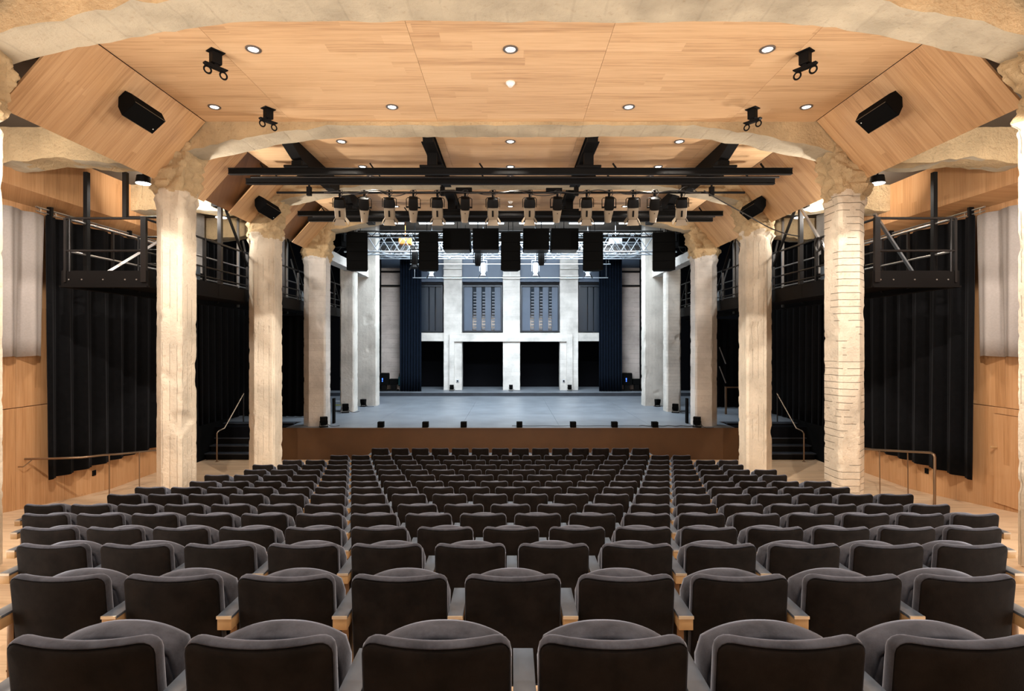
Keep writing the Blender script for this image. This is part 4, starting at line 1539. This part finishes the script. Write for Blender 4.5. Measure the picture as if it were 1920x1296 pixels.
# ducts and battens over the stage, behind the truss
for (y, z, lab) in ((26.6, 3.93, 'upper'), (27.3, 3.33, 'lower')):
    m = MB().cone((-5.0, y, z), (5.0, y, z), 0.024, 0.024, 8)
    for x in (-4.9, -0.02, 4.9):
        m.cone((x, y, z), (x, y, 5.5), 0.006, 0.006, 6)
    tag(m.build('fly_batten', M['alu'], smooth=True), f'{lab} thin pale batten pipe across the windows of the back wall', 'pipe', 'battens before the back wall', 'thing')
for s in (-1, 1):
    m = MB()
    m.cone((s * 3.4, 26.0, 4.55), (s * 7.5, 26.0, 4.55), 0.20, 0.20, 14)
    for xx in (3.8, 7.2):
        m.cone((s * xx, 26.0, 4.74), (s * xx, 26.0, 5.5), 0.01, 0.01, 6)
    tag(m.build('air_duct', M['steel'], smooth=True), f'round metal duct above the {side(s)} of the stage behind the truss', 'duct', 'ducts over the stage', 'thing')
    m = MB()
    m.box(s * 4.3, s * 4.8, 22.9, 23.3, 4.25, 4.55, 0.02)
    m.cone((s * 4.55, 23.1, 4.55), (s * 4.55, 23.1, 5.5), 0.012, 0.012, 6)
    tag(m.build('chain_hoist', M['orange'] if s < 0 else M['grey_body'], smooth=True), ('orange-red' if s < 0 else 'grey') + f' hoist above the {side(s)} end of the truss', 'hoist', 'hoists over the stage', 'thing')

# ------------------------------------------------------------------ things on the stage
for i, px in enumerate((713, 797, 869, 974, 1075, 1153, 1229)):
    x = pxx(px, 17.1)
    t = empty('footlight_box', (x, 17.1, ST + 0.004))
    tag(t, f'small black box standing on the stage edge, {ORD[i]} from the left', 'box', 'small black boxes on the stage edge')
    MB().box(-0.095, 0.095, 0, 0.18, 0, 0.175, 0.006).build('case', M['speaker'], t, local=True)
    MB().box(-0.088, 0.088, -0.006, -0.0005, 0.008, 0.167).build('grille', M['speaker'], t, local=True)


def uplight(x, y, z, label, yaw, sc=1.0):
    t = empty('floor_uplight', (x, y, z), (0, 0, yaw))
    t.scale = (sc, sc, sc)
    tag(t, label, 'floor light', 'black floor uplights')
    MB().box(-0.13, 0.13, -0.10, 0.12, 0.0, 0.02, 0.004).build('base_plate', M['black'], t, local=True)
    MB().box(-0.125, -0.112, -0.02, 0.03, 0.02, 0.2).build('bracket', M['black'], t, local=True)
    MB().box(0.112, 0.125, -0.02, 0.03, 0.02, 0.2).build('bracket', M['black'], t, local=True)
    m = MB()
    m.loft([[(-0.09, -0.06, 0.06), (0.09, -0.06, 0.06), (0.09, 0.06, 0.05), (-0.09, 0.06, 0.05)], [(-0.105, -0.10, 0.22), (0.105, -0.10, 0.22), (0.105, 0.07, 0.22), (-0.105, 0.07, 0.22)], [(-0.105, -0.11, 0.33), (0.105, -0.11, 0.33), (0.105, 0.08, 0.33), (-0.105, 0.08, 0.33)]])
    m.build('housing', M['speaker'], t, local=True)
    m = MB()
    for k in range(5):
        m.box(-0.08 + k * 0.04 - 0.004, -0.08 + k * 0.04 + 0.004, -0.125, -0.106, 0.21, 0.32)
    m.build('cooling_fins', M['black'], t, local=True)
    MB().tube([(0.1, 0.05, 0.1), (0.2, -0.02, 0.02), (0.3, -0.1, 0.012), (0.42, -0.05, 0.012), (0.5, 0.05, 0.012)], 0.010, 6).build('cable', M['cable'], t, smooth=True, local=True)


for s in (-1, 1):
    sd = side(s)
    uplight(s * 6.02, 17.2, ST + 0.004, f'black floor uplight at the foot of the {sd} stage corner pillar', -s * 0.5, 1.0)
    uplight(s * 6.42, 20.75, ST + 0.002, f'black floor uplight before the narrow {sd} stage pillar', -s * 0.4, 1.05)
    uplight(s * 6.27, 22.75, ST + 0.002, f'black floor uplight before the wide {sd} stage pillar', s * 0.3, 0.95)
for (px, lab) in ((847, 'left'), (958, 'middle'), (1068, 'right')):
    uplight(pxx(px, 28.3), 28.3, UP, f'small black floor uplight before the {lab} column of the back wall', 0, 0.95)


def mover(x, y, label, tall):
    t = empty('moving_head_light', (x, y, UP))
    tag(t, label, 'stage light', 'moving heads before the back wall')
    MB().box(-0.24, 0.24, -0.18, 0.18, 0, 0.07, 0.01).build('floor_plate', M['black'], t, local=True)
    MB().box(-0.13, 0.13, -0.12, 0.12, 0.07, 0.32 if tall else 0.33, 0.01).build('stand', M['black'], t, local=True)
    if tall:
        MB().box(-0.27, 0.27, -0.14, 0.14, 0.32, 0.92, 0.02).build('head', M['speaker'], t, local=True)
        m = MB()
        for k in range(7):
            m.box(-0.255 + k * 0.078, -0.22 + k * 0.078, -0.16, 0.14, 0.90, 0.955)
        m.build('cooling_fins', M['black'], t, local=True)
        for dz in (0.52, 0.60, 0.66):
            MB().cone((-0.05, -0.142, dz), (-0.05, -0.15, dz), 0.028, 0.028, 10).build('indicator', M['blue_led'], t, local=True)
    else:
        MB().box(-0.22, 0.22, -0.13, 0.13, 0.33, 0.64, 0.03).build('head', M['speaker'], t, local=True)
        MB().cone((-0.22, 0, 0.5), (0.22, 0, 0.5), 0.04).build('handle', M['black'], t, local=True)


mover(pxx(720, 28.2), 28.2, 'tall black moving head light with blue indicators, left of the left curtain', True)
mover(pxx(738, 28.2), 28.25, 'low black moving head light beside the left curtain', False)
mover(pxx(1175, 28.2), 28.2, 'tall black moving head light with blue indicators, right of the right curtain', True)
mover(pxx(1194, 28.2), 28.25, 'low black moving head light beside the right wide pillar', False)
t = empty('hanging_cylinder', (pxx(748.5, 28.4), 28.4, (643 - 724) * 28.4 / 1000))
tag(t, 'slim teal cylinder hanging on the wall beside the left curtain', 'cylinder', kind='thing')
MB().cone((0, 0, 0.05), (0, 0, 0.50), 0.05, 0.05, 10).build('body', M['teal'], t, smooth=True, local=True)
MB().cone((0, 0, 0), (0, 0, 0.05), 0.02, 0.05, 10).build('tip', M['black'], t, smooth=True, local=True)
MB().cone((0, 0, 0.50), (0, 0, 0.68), 0.02, 0.012, 8).build('neck', M['black'], t, smooth=True, local=True)
for (px, py, lab) in ((858, 717, 'left'), (1057, 717, 'right')):
    y = YB - 0.02
    t = empty('wall_socket', (pxx(px, y), y, (643 - py) * y / 1000))
    tag(t, f'small dark socket on the {lab} portal column of the back wall', 'socket', 'sockets on the back wall')
    MB().box(-0.07, 0.07, -0.02, 0.018, 0, 0.14, 0.005).build('plate', M['grey_body'], t, local=True)
    MB().box(-0.04, 0.04, -0.03, -0.021, 0.03, 0.11).build('inset', M['black'], t, local=True)
# floor marks and cable on the stage
tag(MB().box(pxx(624, 23.2), pxx(642, 23.2), 23.2, 23.4, ST + 0.001, ST + 0.003).build('floor_tape', M['yellow']), 'short strip of yellow tape on the stage floor, left wing', 'tape', kind='thing')
tag(MB().box(-8.2, -7.7, 24.8, 25.0, ST + 0.001, ST + 0.003).build('floor_tape', M['white_tape']), 'short strip of white tape on the stage floor, left wing', 'tape', kind='thing')
pts = [(pxx(1200 + 108 * k / 40, 17.3), 17.36 + 0.05 * math.sin(k * 0.7) - 0.0015 * k, ST + 0.02) for k in range(41)]
tag(MB().tube(pts, 0.014, 6).build('stage_cable', M['cable'], smooth=True), 'black cable lying along the stage edge, right side', 'cable', 'cables on the stage edge')
pts = [(pxx(960 + 240 * k / 60, 17.35), 17.38 + 0.02 * math.sin(k * 0.5), ST + 0.014) for k in range(61)]
tag(MB().tube(pts, 0.009, 6).build('stage_cable', M['cable'], smooth=True), 'thin black cable lying along the stage edge, centre', 'cable', 'cables on the stage edge')
# black flats standing behind the stage corner pillars
for s in (-1, 1):
    m = MB().box(s * 5.93, s * 6.0, 17.95, 18.1, ST + 0.001, ST + 0.85, 0.01)
    tag(m.build('black_monitor', M['speaker']), f'slim black upright box behind the {side(s)} stage corner pillar', 'box', 'black boxes behind the corner pillars', 'thing')

# ------------------------------------------------------------------ stage stairs with handrails
for s in (-1, 1):
    sd = side(s)
    t = empty('stage_stairs', (s * 8.6, 17.6, FL0))
    tag(t, f'dark wooden stairs up to the stage on the {sd}', 'stairs', 'stage stairs', 'thing')
    for k in range(5):
        y = 17.0 + 0.28 * k
        z = FL0 + (ST - FL0) * (k + 1) / 5
        MB().box(s * 7.36, s * 9.75, y - 0.02, 18.42, z - 0.035, z, 0.004).build('tread', M['stage_riser'], t)
        MB().box(s * 7.38, s * 9.7, y, y + 0.25, FL0 + 0.001, z - 0.036).build('riser', M['black'], t)
    MB().box(s * 9.76, s * 9.82, 16.6, 18.4, FL0, ST + 0.1).build('side_panel', M['speaker'], t)
    h = t
    x = s * 9.2
    MB().tube([(x, 16.72, FL0), (x, 16.72, FL0 + 0.88), (x, 16.76, FL0 + 0.93), (x, 16.84, FL0 + 0.95), (x, 17.15, FL0 + 0.98), (x, 18.4, FL0 + 1.98)], 0.022, 8).build('handrail', M['brass'], h, smooth=True)
    MB().cone((x, 18.38, ST), (x, 18.38, FL0 + 1.98), 0.02).build('handrail_post', M['rail_steel'], h, smooth=True)
    MB().cone((x, 16.72, FL0), (x, 16.72, FL0 + 0.01), 0.05).build('handrail_foot', M['brass'], h, smooth=True)
# wing railing on the right, seen between the pillars
t = empty('wing_railing', (8.9, 21.0, ST))
tag(t, 'low railing in the right wing, seen between two pillars', 'railing', kind='thing')
for (x, y) in ((8.2, 20.3), (8.75, 20.3)):
    MB().box(x - 0.03, x + 0.03, y - 0.03, y + 0.03, ST + 0.002, ST + 1.0).build('post', M['brass'], t)
MB().box(8.17, 8.80, 20.27, 20.33, ST + 1.0, ST + 1.05).build('rail', M['brass'], t)
for (dz, lab) in ((1.9, 'upper'), (1.15, 'lower')):
    m = MB().bar((8.15, 20.8, ST + dz + 0.65), (8.40, 20.8, ST + dz), 0.03, 0.03)
    tag(m.build('light_tube', M['steel']), f'{lab} slanted pale tube in the dark right wing', 'tube', 'slanted tubes in the right wing', 'thing')

# ------------------------------------------------------------------ side guard rails and sockets on the wood walls
gr = empty('guard_rail', (8.8, 12.2, floor_z(12.2)))
tag(gr, 'slim steel guard rail on the right aisle before the black curtain', 'guard rail', 'aisle guard rails')
MB().tube([(8.75, 11.0, floor_z(11.0)), (8.75, 11.0, -2.36), (8.75, 11.02, -2.31), (8.75, 11.1, -2.285), (8.78, 12.2, -2.47), (8.8, 13.6, -2.70)], 0.026, 10).build('rail', M['brass'], gr, smooth=True)
for y in (11.8, 12.7, 13.5):
    MB().cone((8.8, y, floor_z(y)), (8.79, y, -2.31 - (y - 11.0) * 0.155), 0.012, 0.012, 8).build('post', M['brass'], gr, smooth=True)
gl = empty('guard_rail', (-8.8, 12.2, floor_z(12.2)))
tag(gl, 'slim steel guard rail on the left aisle, running back to the wall', 'guard rail', 'aisle guard rails')
MB().tube([(-10.15, 11.15, -2.43), (-9.6, 11.2, -2.43), (-9.1, 11.3, -2.43), (-8.85, 11.6, -2.44), (-8.8, 12.0, -2.50), (-8.8, 13.6, -2.72)], 0.022, 10).build('rail', M['brass'], gl, smooth=True)
for y in (11.7, 12.65, 13.5):
    MB().cone((-8.8, y, floor_z(y)), (-8.8, y, -2.45 - (y - 11.6) * 0.13), 0.012, 0.012, 8).build('post', M['brass'], gl, smooth=True)
MB().tube([(-10.15, 11.0, -2.56), (-10.05, 11.0, -2.56), (-10.0, 11.05, -2.5), (-10.0, 11.16, -2.44)], 0.012, 6).build('wall_bracket', M['brass'], gl, smooth=True)
for s in (-1, 1):
    y = 13.05
    t = empty('wall_socket', (s * 10.2, y, -3.25 if s < 0 else -3.2))
    tag(t, f'small black socket low on the {side(s)} wood wall under the curtain', 'socket', 'sockets on the wood walls')
    MB().box(-s * 0.03, s * 0.0, -0.05, 0.05, 0, 0.13, 0.004).build('plate', M['black'], t, local=True)
    MB().box(-s * 0.036, -s * 0.0305, -0.02, 0.02, 0.03, 0.1).build('inset', M['speaker'], t, local=True)

# ------------------------------------------------------------------ catwalks


def catwalk(s):
    sd = side(s)
    xi, xo = s * 7.0, s * 8.5
    y0, y1 = 10.19, 26.0
    dz0, dz1 = 1.09, 1.36
    t = empty('catwalk', (s * 7.75, y0, dz0))
    tag(t, f'dark steel lighting catwalk hanging along the {sd} side behind the pillars', 'catwalk', 'side catwalks', 'thing')
    B = M['rail_steel']
    F = M['fascia_steel']
    MB().box(xi - s * 0.08, xo + s * 0.08, y0, y0 + 0.03, dz0, dz1 + 0.02).build('end_fascia', F, t)
    MB().box(xi - s * 0.08, xo + s * 0.08, y0 - 0.05, y0 + 0.1, dz0 - 0.03, dz0).build('end_flange', F, t)
    ym = y0 + 0.03
    while ym < y1:
        yn = min(ym + 3.65 / 3, y1)
        MB().box(xi - s * 0.08, xi - s * 0.05, ym + 0.004, yn - 0.004, dz0, dz1 + 0.04).build('side_fascia', F, t)
        MB().box(xo + s * 0.05, xo + s * 0.08, ym + 0.004, yn - 0.004, dz0, dz1 + 0.04).build('side_fascia', F, t)
        MB().box(xi - s * 0.05, xo + s * 0.05, ym + 0.004, yn - 0.004, dz0 + 0.10, dz0 + 0.14).build('deck_plate', F, t)
        ym = yn
    MB().box(xi - s * 0.1, xi - s * 0.0, y0, y1, dz0 - 0.03, dz0 - 0.001).build('edge_beam', F, t)
    MB().box(xo, xo + s * 0.1, y0, y1, dz0 - 0.03, dz0 - 0.001).build('edge_beam', F, t)
    # rails along both sides and across the end
    for z in (2.38, 1.74, 1.52):
        r = 0.024 if z > 2 else 0.018
        MB().cone((xi, y0, z), (xi, y1, z), r, r, 8).build('rail', B, t, smooth=True)
    for z in (2.38, 1.76):
        MB().cone((xo, y0, z), (xo, y1, z), 0.024, 0.024, 8).build('rail', M['steel'], t, smooth=True)
        MB().cone((xi, y0, z), (xo, y0, z), 0.024, 0.024, 8).build('rail', B, t, smooth=True)
    for y in (y0, 11.4, 12.2, 14.2, 15.5, 17.6, 19.0, 21.2, 22.8):
        hh = 0.05 if y == y0 else 0.03
        MB().box(xi - hh, xi + hh, y - 0.03, y + 0.03, dz1 - 0.2, 2.40).build('post', B, t)
        MB().box(xo - 0.022, xo + 0.022, y - 0.022, y + 0.022, dz1 - 0.2, 2.38).build('post', B, t)
    MB().cone((s * 8.42, y0, dz1), (s * 8.42, y0, 2.38), 0.02).build('post', B, t)
    # rivets on the end plate
    for k in (-0.42, -0.27, 0.02, 0.30, 0.47):
        MB().cone((s * 7.75 + k * 1.45 * -1, y0 - 0.012, 1.21), (s * 7.75 + k * 1.45 * -1, y0 - 0.001, 1.21), 0.014, 0.014, 8).build('bolt', M['steel'], t)
    # hangers from the roof and raking braces
    for y in (13.0, 16.65, 20.3):
        MB().box(xi + s * 0.03, xi + s * 0.12, y - 0.045, y + 0.045, dz1 - 0.25, 4.04).build('hanger', B, t)
        MB().box(xo - 0.03, xo + 0.03, y - 0.03, y + 0.03, dz1 - 0.25, 4.04).build('hanger', M['steel'], t)
        MB().box(xi - s * 0.02, xi + s * 0.24, y - 0.12, y + 0.12, 3.30, 3.38, 0.01).build('hanger_cap', M['black'], t)
        MB().bar((xi, y + 0.1, 3.3), (xi, y + 1.75, 1.38), 0.05, 0.05).build('brace', M['black'], t)
        if s > 0:
            MB().bar((xi, y - 0.1, 3.3), (xi, y - 1.75, 1.38), 0.05, 0.05).build('brace', M['steel'], t)
        MB().bar((xo - s * 0.1, y + 0.1, 3.2), (xi + s * 0.5, y - 1.0, 1.4), 0.04, 0.04).build('brace', M['steel'], t)
    MB().bar((s * 7.0, 10.26, 2.48), (s * 8.42, 11.1, 1.40), 0.05, 0.05).build('brace', M['alu'], t) if s > 0 else MB().bar((s * 6.9, 11.5, 2.6), (s * 8.3, 10.9, 1.4), 0.05, 0.05).build('brace', M['steel'], t)
    MB().box(s * 8.46, s * 8.54, 10.66, 10.74, 1.2, 3.42).build('hanger', M['black'], t)
    if s < 0:
        MB().box(s * 7.68, s * 7.76, 10.66, 10.74, 2.5, 3.42).build('hanger', B, t)
        MB().cone((s * 7.72, 10.7, 2.52), (s * 6.85, 10.7, 2.52), 0.025).build('cross_rail', B, t, smooth=True)
        MB().cone((s * 7.95, 11.4, 2.26), (s * 6.9, 11.4, 2.26), 0.02).build('cross_rail', B, t, smooth=True)
        MB().cone((s * 7.95, 11.4, 1.98), (s * 6.9, 11.4, 1.98), 0.02).build('cross_rail', B, t, smooth=True)
        MB().cone((s * 7.95, 11.4, 1.68), (s * 6.9, 11.4, 1.68), 0.02).build('cross_rail', B, t, smooth=True)
        MB().cone((s * 7.95, 11.4, 1.4), (s * 7.95, 11.4, 2.26), 0.02).build('cross_post', B, t, smooth=True)
    kp = M.setdefault('kick', plain('blue grey plate', (0.10, 0.15, 0.20), 0.5))
    for y in (11.9, 15.6, 19.3):
        MB().box(s * 7.12, s * 7.20, y - 0.9, y + 0.35, 1.40, 1.78, 0.006).build('kick_plate', kp, t)
    # floodlights that brighten the wooden ceiling are added further below
    return t


catwalk(-1)
catwalk(1)

def coil(x, y, z, r, label, mat):
    m = MB()
    pts = []
    for k in range(61):
        a = 2 * math.pi * k / 20
        pts.append((x + 0.02 * math.sin(a * 1.7), y + r * 0.8 * math.cos(a), z + r * math.sin(a) + 0.012 * math.sin(k)))
    m.tube(pts, 0.014, 6)
    tag(m.build('cable_coil', mat, smooth=True), label, 'cable coil', 'coiled cables on the catwalks', 'thing')


coil(6.96, 12.05, 2.22, 0.15, 'black coiled cable hung on the right catwalk top rail, nearest', M['cable'])
coil(6.96, 15.5, 1.70, 0.18, 'pale coiled cable hung on the right catwalk, between the pillars', M['steel'])
coil(6.96, 15.0, 1.55, 0.15, 'grey coiled cable hung low on the right catwalk', M['grey_body'])
coil(6.96, 19.6, 1.75, 0.2, 'dark coiled cable on the right catwalk over the wing', M['cable'])
coil(-6.96, 19.8, 1.6, 0.2, 'dark coiled cable on the left catwalk over the wing', M['cable'])
for (y, z, lab) in ((12.5, 1.95, 'box-shaped lantern clipped inside the right catwalk'),):
    t = empty('catwalk_lantern', (7.5, y, z - 0.15))
    tag(t, lab, 'stage light', kind='thing')
    MB().box(-0.16, 0.16, -0.2, 0.2, 0, 0.3, 0.02).build('housing', M['speaker'], t, local=True)
    MB().box(-0.19, -0.165, -0.05, 0.05, 0.1, 0.45).build('yoke_arm', M['black'], t, local=True)
    MB().box(0.165, 0.19, -0.05, 0.05, 0.1, 0.45).build('yoke_arm', M['black'], t, local=True)


# work lamps in the side bays (drum lamps under the side ceiling)
def drum_lamp(s, y, x, z, label, power):
    t = empty('drum_lamp', (s * x, y, z))
    tag(t, label, 'work lamp', 'work lamps in the side bays', 'thing')
    MB().cone((0, 0, 0.0), (0, 0, 0.16), 0.15, 0.13, 20).build('shade', M['rail_steel'], t, smooth=True, local=True)
    MB().cone((0, 0, -0.012), (0, 0, -0.001), 0.145, 0.145, 20).build('lens', M['lamp_white'], t, local=True)
    MB().cone((0, 0, 0.16), (0, 0, 4.05 - z), 0.02, 0.02, 8).build('stem', M['black'], t, smooth=True, local=True)
    spot('work_lamp_beam', (s * x, y, z - 0.04), (s * x, y, -5), power, NEUT, 165, 0.9, 0.12)


for s in (-1, 1):
    sd = side(s)
    for y, nm in ((11.2, 'nearer'), (14.95, 'farther')):
        t = empty('rail_floodlight', (s * 7.18, y, 2.43))  # added fixture, set behind a pillar to brighten the ceiling
        tag(t, f'small black floodlight on the {sd} catwalk rail, {nm}, washing the ceiling', 'floodlight', 'floodlights on the catwalk rails', 'thing')
        MB().box(-0.04, 0.04, -0.16, 0.16, 0.03, 0.17, 0.01).build('housing', M['black'], t, local=True)
        MB().box(-s * 0.047, -s * 0.041, -0.14, 0.14, 0.05, 0.15).build('lens', M['lamp_white'], t, local=True)
        MB().box(-0.015, 0.015, -0.02, 0.02, -0.03, 0.03).build('clamp', M['black'], t, local=True)
        area('rail_flood_beam', (s * 7.10, y, 2.54), (-s * 0.5, y + 0.6, 4.15), 0.3, 0.12, 110, NEUT, 120)
    drum_lamp(s, 11.7, 8.05, 3.50, f'drum work lamp beside the {sd} tall pillar head', 420)
    drum_lamp(s, 8.2, 8.6, 3.60, f'drum work lamp over the {sd} aisle, nearest', 800)
    drum_lamp(s, 15.3, 8.3, 3.60, f'drum work lamp over the {sd} stage stairs', 120)
    # lamps on the catwalk that wash the concrete above and the bulkhead
    t = empty('uplight_bar', (s * 7.9, 12.4, 3.02))
    tag(t, f'bar-shaped uplighter above the {sd} catwalk, washing the beam', 'uplighter', 'uplighters over the catwalks', 'thing')
    MB().box(-0.3, 0.3, -0.05, 0.05, 0, 0.06, 0.01).build('housing', M['black'], t, local=True)
    MB().box(-0.28, 0.28, -0.04, 0.04, 0.061, 0.07).build('lens', M['lamp_white'], t, local=True)
    MB().cone((0, 0, 0), (0, 0, -1.66), 0.018, 0.018, 8).build('stand', M['black'], t, local=True)
    area('uplight_beam', (s * 7.9, 12.4, 3.12), (s * 7.7, 13.6, 3.9), 0.5, 0.1, 220, NEUT)

# ------------------------------------------------------------------ lift everything so that the front floor is z = 0
for o in scene.objects:
    if o.parent is None:
        o.location.z += EYE
